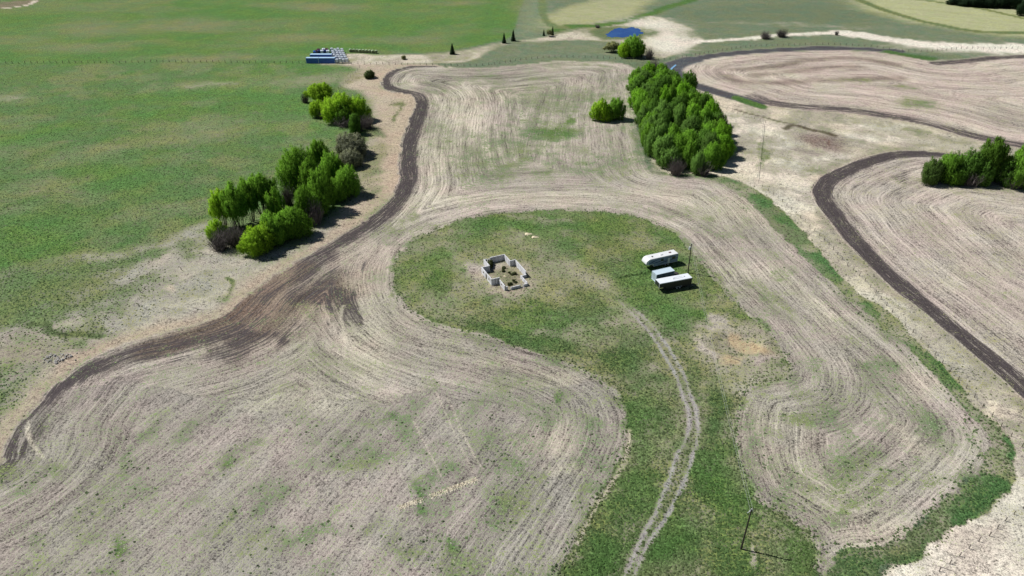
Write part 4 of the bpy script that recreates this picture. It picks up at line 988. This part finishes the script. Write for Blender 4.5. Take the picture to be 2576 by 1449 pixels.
def crown_variant(seed, low=.05, nplume=34, spread=.44, dome=.42):
    """crown of many upright leafy plumes, each on its own rising shoot"""
    rng = np.random.default_rng(seed); pts = []; tries = 0; md = .085
    while len(pts) < nplume and tries < 4000:
        tries += 1; a = rng.uniform(0, 6.28); q = spread * math.sqrt(rng.random()) * (1 + .18 * math.sin(2 * a + seed) + .12 * math.sin(3 * a + 2 * seed)); x, y = q * math.cos(a), q * math.sin(a)
        if all((x - u) ** 2 + (y - v) ** 2 > md * md for u, v, _ in pts): pts.append((x, y, q))
    C = []; Rr = []; W = []; mb = MB(); pl = []
    for k, (x, y, q) in enumerate(pts):
        top = (1 - dome * (q / spread) ** 2) * rng.uniform(.80, 1.0); lo = low + rng.uniform(0, .12) + (.10 * rng.random() if q < .2 else 0)
        rad = rng.uniform(.055, .085); lean = 1.0 + .10 * rng.random(); m = 15
        for i in range(m):
            t = (i + rng.random()) / m; z = lo + (top - lo) * t; f = (.80 + .20 * t) * lean
            prof = min(1, .55 + t * 1.2) * math.sqrt(max(.02, 1 - max(0, (t - .45) / .56) ** 2))
            C.append((x * f + rng.normal(0, .012), y * f + rng.normal(0, .012), z)); Rr.append(rad * prof * .85); W.append(k)
        b0 = Vector((x * .22, y * .22, -.03)); b1 = Vector((x * .72, y * .72, lo + (top - lo) * .3)); b2 = Vector((x * lean, y * lean, top * .95))
        if k % 2 == 0: mb.tube(b0, b1, .011, .007, 5); mb.tube(b1, b2, .007, .002, 4)
        for i in range(3):
            s_ = rng.uniform(.15, .9); p = b1.lerp(b2, s_); a = rng.uniform(0, 6.28); mb.tube(p, p + Vector((.06 * math.cos(a), .06 * math.sin(a), .09)), .0035, .001, 3)
    cm = leaf_mesh('crown', np.array(C), np.array(Rr), 17000, .0175, rng, 3.2, np.array(W))
    me = bpy.data.meshes.new('trunk'); me.from_pydata([tuple(v) for v in mb.v], [], mb.f); me.materials.append(M['bark'])
    return cm, me
ASPEN = [crown_variant(100 + i, .02, 30 + 3 * i) for i in range(6)]
TALL = [crown_variant(200 + i, .26, 26, .44, .35) for i in range(3)]
def place_tree(name, label, fx, fyt, fyb, wpx, color, lib, group=None, cat='tree', fxc=None):
    x, y = at(fx, fyb); z0 = hz(x, y); x, y = at(fx, fyb, z0)
    H = max(1.0, top_z(fx, fyt, y) - z0) * 1.06; Wd = wpx / scale_at(fyb)
    # crown sits higher than its foot, so it is a little nearer to the lens
    o = thing(name, label, cat, (x, y, z0), random.random() * 6.28, group)
    cm, tm = lib[random.randrange(len(lib))]
    s = (Wd / .86, Wd / .86, H)
    c = bpy.data.objects.new('crown', cm); col.objects.link(c); c.parent = o; c.scale = s
    k = random.uniform(.88, 1.12); c.color = (color[0] * k, color[1] * k, color[2] * k, 1)
    t_ = bpy.data.objects.new('trunk', tm); col.objects.link(t_); t_.parent = o; t_.scale = s
    return o
LIME = (.29, .50, .04); GREEN = (.175, .36, .045); DEEP = (.12, .25, .045); OLV = (.26, .28, .14); GREYG = (.23, .25, .18)
tl = [  # name, label, x, top, base, width, colour, library, group
 ('willow_tree','rounded lime willow with bare forked limbs at the top of the left thicket',808,209,262,62,LIME,TALL),
 ('willow_tree','low lime willow on the left side of the upper thicket',800,250,292,40,LIME,ASPEN),
 ('willow_tree','large domed lime willow in the middle of the upper thicket',860,232,306,72,LIME,ASPEN),
 ('willow_tree','lime willow at the right end of the upper thicket',902,240,302,52,LIME,ASPEN),
 ('willow_tree','darker green willow half hidden inside the upper thicket',866,258,312,44,GREEN,ASPEN),
 ('aspen_tree','slim dark green tree at the lower tip of the upper thicket',895,282,337,28,DEEP,ASPEN),
 ('willow_shrub','round grey-olive shrub between the two thickets',882,334,389,82,GREYG,ASPEN),
 ('willow_shrub','lower grey shrub against the right side of the aspens',884,374,418,52,GREYG,ASPEN),
 ('aspen_tree','tallest broad aspen at the upper left of the aspen grove',756,362,484,84,GREEN,ASPEN),
 ('aspen_tree','round-topped aspen beside the tallest one, thin stem showing',808,349,442,50,GREEN,TALL),
 ('aspen_tree','aspen in the upper middle of the grove below the grey shrub',838,378,468,50,GREEN,ASPEN),
 ('aspen_tree','aspen at the right edge of the grove',878,414,490,56,GREEN,ASPEN),
 ('aspen_tree','tall aspen in the centre of the grove in front of the tallest one',815,420,530,60,GREEN,ASPEN),
 ('aspen_tree','aspen left of the grove centre above the long shadow',772,462,556,46,GREEN,ASPEN),
 ('aspen_tree','bushy aspen below the grove centre',740,517,593,70,GREEN,ASPEN),
 ('aspen_tree','bushy aspen second from the lower tip of the grove',690,532,606,72,GREEN,ASPEN),
 ('aspen_tree','bright bushy aspen at the lower tip of the grove',653,570,636,70,LIME,ASPEN),
 ('aspen_tree','airy aspen with bare trunks showing in the left part of the grove',664,434,540,78,GREEN,TALL),
 ('aspen_tree','aspen with dark bare trunks at the left of the grove',606,457,577,58,GREEN,TALL),
 ('aspen_tree','lime aspen on the far left edge of the grove',566,476,572,44,LIME,TALL),
 ('aspen_tree','short lime sapling above the bare brush at the left of the grove',550,551,603,42,LIME,ASPEN),
 ('aspen_tree','aspen filling the gap between the bare-trunked trees and the grove centre',700,470,556,50,GREEN,ASPEN),
 ('aspen_tree','low aspen between the two lower bushy aspens',716,540,600,50,GREEN,ASPEN),
 ('aspen_tree','low aspen right of the bright one at the lower tip',676,556,618,44,LIME,ASPEN),
 ('aspen_tree','aspen just right of the long-shadow gap in the grove',792,480,548,44,GREEN,ASPEN),
 ('aspen_tree','aspen between the leftmost lime tree and the dark-trunked one',590,480,570,40,LIME,TALL),
 ('aspen_tree','thin aspen between the bare-trunked trees at the left of the grove',636,446,556,46,GREEN,TALL),
 ('aspen_tree','thin aspen on the upper side of the grove behind the centre',790,396,500,50,GREEN,ASPEN),
 ('willow_tree','small lime willow filling the middle of the upper thicket',832,244,296,44,LIME,ASPEN),
 ('aspen_tree','slim aspen behind the right edge of the grove',856,394,470,36,GREEN,ASPEN),
 ('aspen_tree','small aspen between the centre and the right edge of the grove',852,446,505,44,GREEN,ASPEN),
 ('aspen_tree','lime field tree, left one of the pair standing in the stubble',1510,248,303,42,LIME,ASPEN),
 ('aspen_tree','greener field tree, right one of the pair standing in the stubble',1547,244,300,44,GREEN,ASPEN),
 ('poplar_tree','tall green tree standing in front of the pond',1592,86,142,50,GREEN,ASPEN),
 ('poplar_tree','lime tree at the left of the tall pond tree',1569,104,143,30,LIME,ASPEN),
 ('poplar_tree','thin lime sapling at the right of the tall pond tree',1613,114,145,15,LIME,TALL),
 ('willow_shrub','olive shrub on visible stems left of the pond trees',1541,105,131,34,OLV,TALL),
 ('willow_shrub','round green bush left of the dark headland bend',931,176,196,26,(.09,.13,.05),ASPEN),
 ('poplar_tree','small olive tree between the two far spruces by the pond path',1382,74,92,14,OLV,TALL),
 ('willow_shrub','tiny olive bush at the far field edge right of the bales',1016,139,149,12,OLV,ASPEN),
 ('ash_tree','pale green tree at the left end of the right-hand copse',2340,396,459,52,(.11,.19,.05),ASPEN),
 ('ash_tree','second tree from the left in the right-hand copse',2378,380,458,54,GREEN,ASPEN),
 ('ash_tree','third tree from the left in the right-hand copse',2424,374,456,60,DEEP,ASPEN),
 ('ash_tree','leaning lime-topped tree in the middle of the right-hand copse',2478,347,455,66,(.10,.20,.03),TALL),
 ('ash_tree','dark undergrowth tree below the leaning one in the right-hand copse',2460,400,462,50,DEEP,ASPEN),
 ('ash_tree','dark bushy tree right of the leaning one in the copse',2520,392,462,60,DEEP,ASPEN),
 ('ash_tree','big tree at the right frame edge of the copse',2566,350,468,76,GREEN,ASPEN),
 ('ash_tree','outer tree of the copse just past the right frame edge',2630,345,470,90,GREEN,ASPEN),
 ('ash_tree','low bush under the third copse tree',2405,415,463,44,DEEP,ASPEN),
]
for row in tl:
    place_tree(*row)
for i, (x_, t_, b_, w_) in enumerate([(2428,-6,15,30),(2452,-12,17,34),(2482,-10,18,36),(2512,-8,19,34),(2400,-8,12,28),(2540,-20,20,44),(2572,-5,40,30)]):
    place_tree('grove_tree', 'dark tree of the distant grove at the top right, %s from its left end' % ORD[[1,2,3,4,0,5,6][i]], x_, t_, b_, w_, (.03,.055,.03), ASPEN, 'distant dark grove at the top right')
# dense belt
BL = [(1600,212),(1650,196),(1700,215),(1745,250),(1785,288),(1806,335),(1818,398),(1800,430),(1745,438),(1690,428),(1655,408),(1628,372),(1612,320),(1604,265)]
Wb = to_world(BL, True, 2); mn = Wb.min(0); mx = Wb.max(0); spots = []; rb = random.Random(5)
def inpoly(x, y, W):
    c = False
    for i in range(len(W)):
        (ax, ay), (bx, by) = W[i], W[i - 1]
        if (ay > y) != (by > y) and x < (bx - ax) * (y - ay) / (by - ay) + ax: c = not c
    return c
tries = 0
while len(spots) < 100 and tries < 6000:
    tries += 1; x = rb.uniform(mn[0], mx[0]); y = rb.uniform(mn[1], mx[1])
    if not inpoly(x, y, Wb): continue
    if all((x - a) ** 2 + (y - b) ** 2 > (4.0 + 1.6 * rb.random()) ** 2 for a, b in spots): spots.append((x, y))
spots.sort(key=lambda p: p[1]); BC = {}
for i, (x, y) in enumerate(spots):
    fx_, fy_ = plan_of(np.array(x), np.array(y)); fx_, fy_ = float(fx_), float(fy_)
    o = thing('poplar_tree', 'green poplar crowded inside the dense tree belt right of the upper stubble field', 'tree', (x, y, hz(x, y)), rb.random() * 6.28, 'poplars of the dense tree belt')
    cm, tm = ASPEN[rb.randrange(6)]; Hh = rb.uniform(7.5, 13.5) * (1.0 if fy_ > 240 else .8); Wd = rb.uniform(5.5, 10.0)
    ys_ = [at(0, b[1])[1] for b in BL]; row_ = [q for q in Wb if abs(q[1] - y) < 14]; lo_, hi_ = min(q[0] for q in row_), max(q[0] for q in row_)
    f_ = (x - lo_) / max(hi_ - lo_, 1); side_ = 'left edge' if f_ < .3 else ('right edge' if f_ > .7 else 'middle')
    BC[side_] = BC.get(side_, 0) + 1
    o['label'] = 'green poplar in the %s of the dense tree belt, %s from its near end' % (side_, ORD[BC[side_] - 1])
    c = bpy.data.objects.new('crown', cm); col.objects.link(c); c.parent = o; c.scale = (Wd, Wd, Hh)
    k = rb.uniform(.8, 1.2); b_ = [GREEN, GREEN, (.185,.40,.035), DEEP, (.16,.30,.07)][rb.randrange(5)]; c.color = (b_[0] * k, b_[1] * k, b_[2] * k, 1)
    t_ = bpy.data.objects.new('trunk', tm); col.objects.link(t_); t_.parent = o; t_.scale = (Wd, Wd, Hh)

# spruces
def spruce_mesh(seed):
    rng = np.random.default_rng(seed); n = 1500
    t = rng.random(n) ** .8; z = .06 + .94 * t; r = .5 * (1 - t) ** .85 * rng.uniform(.35, 1.05, n) * (1 + .25 * np.sin(z * 60)); a = rng.uniform(0, 6.28, n)
    p = np.stack([r * np.cos(a), r * np.sin(a), z - r * .25], 1)
    out = np.stack([np.cos(a), np.sin(a), np.full(n, -.55)], 1); side = np.stack([-np.sin(a), np.cos(a), np.zeros(n)], 1)
    s = (.05 + .12 * (1 - t))[:, None] * rng.uniform(.6, 1.2, n)[:, None]
    V = np.stack([p - side * s * .5, p + side * s * .5, p + out * s * 1.1], 1).reshape(-1, 3)
    me = mesh_np('crown', V, np.arange(n * 3).reshape(-1, 3), M['leaf'], False); put_tone(me, rng.random(n)); return me
SPR = [spruce_mesh(i) for i in (1, 2)]
for lab, fx_, ft, fb, w_ in [('lone dark spruce at the far field edge, left of the other spruces',1138,108,135,14),('left spruce of the pair at the corner of the far field',1268,82,107,11),('right spruce of the pair at the corner of the far field',1291,74,101,12),
        ('small spruce on the left of the trio by the pond path',1368,73,89,6.5),('taller spruce on the right of the trio by the pond path',1390,65,88,7.5)]:
    x, y = at(fx_, fb); z0 = hz(x, y); o = thing('spruce_tree', lab, 'tree', (x, y, z0), 0, 'lone spruces at the far field edge'); H = top_z(fx_, ft, y) - z0; Wd = w_ / scale_at(fb)
    c = bpy.data.objects.new('crown', SPR[random.randrange(2)]); col.objects.link(c); c.parent = o; c.scale = (Wd * 1.05, Wd * 1.05, H); c.color = (.022, .042, .022, 1)
    MB().tube((0, 0, -.2), (0, 0, H * .9), .16, .03, 6).build('trunk', M['bark'], o)

# bare shrubs: fans of twigs
def twig_mesh(seed, n=300, r=.0085):
    rng = random.Random(seed); mb = MB()
    for i in range(n):
        a = rng.uniform(0, 6.28); b0 = Vector((rng.gauss(0, .10), rng.gauss(0, .10), -.02)); tilt = rng.random() ** .7 * 1.25; l = rng.uniform(.3, 1.05)
        d = Vector((math.cos(a) * math.sin(tilt) * .55, math.sin(a) * math.sin(tilt) * .55, math.cos(tilt) * 1.0 + .12))
        mid_ = b0 + d * l * .55; tip = b0 + d * l + Vector((0, 0, .08 * l))
        mb.tube(b0, mid_, r, r * .7, 3, False); mb.tube(mid_, tip, r * .7, r * .25, 3, False)
        for k in range(3):
            q = mid_.lerp(tip, rng.random()); a2 = rng.uniform(0, 6.28); mb.tube(q, q + Vector((math.cos(a2) * .09, math.sin(a2) * .09, .13)), r * .55, r * .2, 3, False)
    me = bpy.data.meshes.new('twigs'); me.from_pydata([tuple(v) for v in mb.v], [], mb.f); me.materials.append(M['twig']); return me
TW = [twig_mesh(1), twig_mesh(2), twig_mesh(3)]
for lab, fx_, ft, fb, w_ in [
    ('small dark leafless shrub at the upper left corner of the willow thicket',768,230,258,24),
    ('dark leafless brush on the right side of the willow thicket',925,286,324,44),('dark brush below the right-hand lime willow',905,295,330,40),
    ('dark purple-grey brush at the left foot of the aspen grove',556,575,628,62),('bare brush under the left aspen trunks',592,560,618,56),('bare brush right of the left aspen trunks',610,575,610,40),
    ('bare grey brush in the gap in the middle of the grove',724,463,515,46),('bare brush beneath the grove centre',795,500,566,50),
    ('tall grey leafless tree beside the pond road bend',1633,117,148,28),('dark leafless brush at the upper end of the dense belt',1643,146,180,30),
    ('dark red-brown bush on the far bank left of the pond',1503,60,70,16),('left dark bush of the pair beyond the top right field',1925,77,97,34),('right dark bush of the pair beyond the top right field',1965,70,93,36),
    ('tiny dark bush on the pale stream bank right of the bush pair',2104,75,88,12),('bare brush along the foot of the copse on the right',2440,425,466,60),('bare brush under the right end of the copse',2545,420,472,60),
    ('leafless brush at the near foot of the dense belt',1700,395,438,50),('second patch of leafless brush at the near foot of the dense belt',1770,405,440,44),
    ('brown brush on the lower edge of the willow thicket',870,285,318,60),('brush on the lower left edge of the willow thicket',815,270,296,40)]:
    x, y = at(fx_, fb); z0 = hz(x, y); H = top_z(fx_, ft, y) - z0; Wd = w_ / scale_at(fb)
    o = thing('bare_shrub', lab, 'shrub', (x, y, z0), random.random() * 6, 'leafless shrubs')
    c = bpy.data.objects.new('twigs', TW[random.randrange(3)]); col.objects.link(c); c.parent = o; c.scale = (Wd / 1.0, Wd / 1.0, H * .85)
# weeds and bushes inside the foundation
rb = random.Random(3)
WP = [(L[13].x + .8 + rb.random() * 1.6, L[13].y - .6 - rb.random() * 2.2) if i < 5 else (rb.uniform(L[12].x + 1, L[2].x - .5), rb.uniform(L[8].y + 2, L[12].y + 1)) for i in range(16)]
WR = {i: k for k, i in enumerate(sorted(range(5, 16), key=lambda i: -WP[i][1]))}
for i in range(16):
    px_, py_ = WP[i]
    X_, Y_, _ = loc_to_world((px_, py_)); o = thing('weed_shrub', ['grey-green shrub crowding the back left corner inside the foundation', 'low weedy bush growing inside the foundation walls'][i >= 5], 'shrub', (X_, Y_, hz(X_, Y_) - .1), rb.random() * 6, 'weeds inside the foundation')
    o['label'] = ('grey-green shrub in the back left corner inside the foundation, %s of that clump' % ORD[i]) if i < 5 else ('low weedy bush inside the foundation, %s counted from the back wall' % ORD[WR[i]])
    hh = rb.uniform(1.2, 2.2) if i < 5 else rb.uniform(.4, .9); ww = rb.uniform(1.2, 1.9) if i < 5 else rb.uniform(.8, 1.6)
    c = bpy.data.objects.new('foliage', ASPEN[rb.randrange(5)][0]); col.objects.link(c); c.parent = o; c.scale = (ww, ww, hh); c.color = (.10, .12, .06, 1)

# ---------------------------------------------------------------- mounds, windrow, heaps
def mound(name, label, cat, fx_, fy_, rx, ry, hh, mat, seed=0, group=None):
    x, y = at(fx_, fy_); z0 = hz(x, y); V = []; F = []; n, m = 22, 7; rng = random.Random(seed)
    for j in range(m + 1):
        for i in range(n):
            t = j / m; a = 2 * math.pi * i / n; k = 1 + .22 * math.sin(3 * a + seed) + .12 * math.sin(7 * a + seed * 2)
            V.append((rx * t * k * math.cos(a), ry * t * k * math.sin(a), hh * (math.cos(t * math.pi) * .5 + .5) * rng.uniform(.8, 1.2) - .05 * t - (.06 if j == m else 0)))
    for j in range(m):
        for i in range(n): F.append((j * n + i, (j + 1) * n + i, (j + 1) * n + (i + 1) % n, j * n + (i + 1) % n))
    mb = MB(); mb.add(V, F); o = mb.build(name, mat, None, True); o.location = (x, y, z0); tag(o, label, cat, group); return o
mound('sand_pile', 'larger pale sand pile in the upper clearing, left one of two', 'sand pile', 1328, 590, 1.5, 1.1, .35, M['sand'], 1, 'pale sand piles')
mound('sand_pile', 'flatter pale sand pile in the upper clearing, right one of two', 'sand pile', 1345, 598, 1.4, .9, .3, M['sand'], 2, 'pale sand piles')
mound('rubble_mound', 'small pale rubble mound inside the foundation', 'rubble', 1270, 695, .6, .5, .3, M['sand'], 4)
mound('sand_pile', 'small pale heap at the front gap of the foundation', 'sand pile', 1282, 711, .5, .4, .25, M['sand'], 6)
mb = MB(); rw = random.Random(9)
p0 = Vector(at(1003, 1281)); p1 = Vector(at(1201, 1208)); dv = (p1 - p0); nv_ = Vector((-dv.y, dv.x)).normalized(); o0 = p0.copy()
for lane in range(3):
    off = (lane - 1) * .5; s = 0.0; prev = None; V = []; F = []
    N_ = 90
    for i in range(N_ + 1):
        s = i / N_; c = p0 + dv * s + nv_ * (off + rw.uniform(-.06, .06)); z = hz(c.x, c.y); gap = .25 if (.30 < s < .40) else 1
        wd_ = rw.uniform(.14, .27) * gap; hh = rw.uniform(.1, .26) * gap
        V += [(c.x - nv_.x * wd_ - o0.x, c.y - nv_.y * wd_ - o0.y, z - .03), (c.x - o0.x, c.y - o0.y, z + hh), (c.x + nv_.x * wd_ - o0.x, c.y + nv_.y * wd_ - o0.y, z - .03)]
    for i in range(N_): F += [(3 * i, 3 * i + 3, 3 * i + 4, 3 * i + 1), (3 * i + 1, 3 * i + 4, 3 * i + 5, 3 * i + 2)]
    mb.add(V, F)
o = mb.build('straw_windrow', M['straw']); o.location = (o0.x, o0.y, 0); tag(o, 'pale streak of straw windrows left lying in the lower stubble field', 'straw')
# stone heap on the rough slope
x, y = at(143, 904); hp = thing('stone_heap', 'low heap of pale field stones on the rough slope at far left', 'stone heap', (x, y, hz(x, y)))
stm = None
for i in range(46):
    if stm is None:
        s_ = MB(); V = []
        for a in range(6): V.append((math.cos(a * 1.047) * .3, math.sin(a * 1.047) * .26, .05))
        V += [(math.cos(a * 1.047 + .5) * .2, math.sin(a * 1.047 + .5) * .2, .26) for a in range(6)]
        s_.add(V, [tuple(range(5, -1, -1)), tuple(range(6, 12))] + [(a, (a + 1) % 6, 6 + (a + 1) % 6, 6 + a) for a in range(6)])
        q = stm = s_.build('stone', M['stone'], hp)
    else: q = stm.copy(); col.objects.link(q); q.parent = hp
    q.location = (random.gauss(0, 2.0), random.gauss(0, .9), random.uniform(-.05, .12)); q.rotation_euler = (random.random(), random.random(), random.random() * 6); k = random.uniform(.6, 1.5); q.scale = (k, k, k)

# ---------------------------------------------------------------- tussocks and clods: small real relief on the ground
def scatter(name, N, fn, mat_fn, size, hrange, seed, color_name):
    rng = np.random.default_rng(seed); k = rng.random((N * 6, 2)); fx_ = -40 + 2660 * k[:, 0]; fy_ = 150 + 1330 * k[:, 1] ** .85
    ix = np.clip(np.searchsorted(cols, fx_), 0, NC - 1); iy = np.clip(np.searchsorted(rows, fy_), 0, NR - 1)
    p = fn(ix, iy); keep = rng.random(len(p)) < p; fx_, fy_, ix, iy = fx_[keep][:N], fy_[keep][:N], ix[keep][:N], iy[keep][:N]; n = len(fx_)
    v = (fy_ - 724.5) / FOC; dy = CP - v * SP; dz = SP + v * CP; t = CAM_H / dz; x = (fx_ - 1288) / FOC * t; y = dy * t; z = hgt(x, y)
    r = size * rng.uniform(.5, 1.3, n); h_ = rng.uniform(*hrange, n); a0 = rng.uniform(0, 6.28, n); V = np.zeros((n, 5, 3))
    for j in range(4):
        a = a0 + j * math.pi / 2; rr = r * rng.uniform(.6, 1.2, n); V[:, j] = np.stack([x + rr * np.cos(a), y + rr * np.sin(a), z - .03], 1)
    V[:, 4] = np.stack([x + rng.normal(0, .3, n) * r, y + rng.normal(0, .3, n) * r, z + h_], 1)
    F = np.array([[0, 1, 4], [1, 2, 4], [2, 3, 4], [3, 0, 4]])[None] + 5 * np.arange(n)[:, None, None]
    me = mesh_np(name, V.reshape(-1, 3), F.reshape(-1, 3), mat_fn, True)
    a = me.attributes.new('tint', 'FLOAT_COLOR', 'POINT'); src = (veg if color_name == 'veg' else bare)[iy, ix]
    kk = (rng.uniform(.35, .9, n) if color_name == 'veg' else rng.uniform(.8, 1.3, n))[:, None]; cc = np.concatenate([src * kk, np.ones((n, 1))], 1)
    a.data.foreach_set('color', np.repeat(cc, 5, 0).astype(np.float32).ravel())
    o = bpy.data.objects.new(name, me); col.objects.link(o); o['kind'] = 'stuff'; return o
def tintmat(name):
    t = NT(name); return t.out(t.bsdf(t.attr('tint').outputs['Color'], 1, .05))
tm_ = tintmat('tussock_leaves')
o = scatter('grass_tussocks', 60000, lambda ix, iy: np.clip((G[iy, ix] - .3) * 1.0, 0, 1) * (rid[iy, ix] != 5) * np.where(T[iy, ix] > .5, .14, 1) * np.where(rid[iy, ix] == 3, .5, 1), tm_, .34, (.08, .3), 5, 'veg'); tag(o, 'small green grass tussocks scattered over clearing and pasture', 'grass')
o = scatter('straw_clumps', 12000, lambda ix, iy: np.where((T[iy, ix] > .5), .5, 0) * (Dk[iy, ix] < .3), tm_, .2, (.04, .14), 6, 'bare'); tag(o, 'loose straw clumps strewn over stubble fields and dry verge', 'straw')
o = scatter('edge_weeds', 9000, lambda ix, iy: np.where((np.abs(sC[iy, ix]) < 1.3) & (PY[iy, ix] > 500), .9, 0) + np.where(np.abs(sS[iy, ix]) < .9, .5, 0), tm_, .3, (.2, .55), 8, 'veg'); tag(o, 'ragged taller weeds along the edges of the mown field and clearing', 'weeds')
rb = random.Random(21)
for i in range(44):
    q = stm.copy(); col.objects.link(q); q.parent = f0; q.name = 'rubble_stone'
    a, b = [(L[6], L[7]), (L[8], L[9]), (L[10], L[11]), (L[0], L[1]), (L[3], L[4])][i % 5]; p = a.lerp(b, rb.random())
    k = rb.uniform(.35, 1.1); q.location = (p.x + rb.gauss(0, .7), p.y + rb.gauss(0, .7), 0.02); q.rotation_euler = (rb.random(), rb.random(), rb.random() * 6); q.scale = (k, k, k * .7)
print('scene built', len(bpy.data.objects))
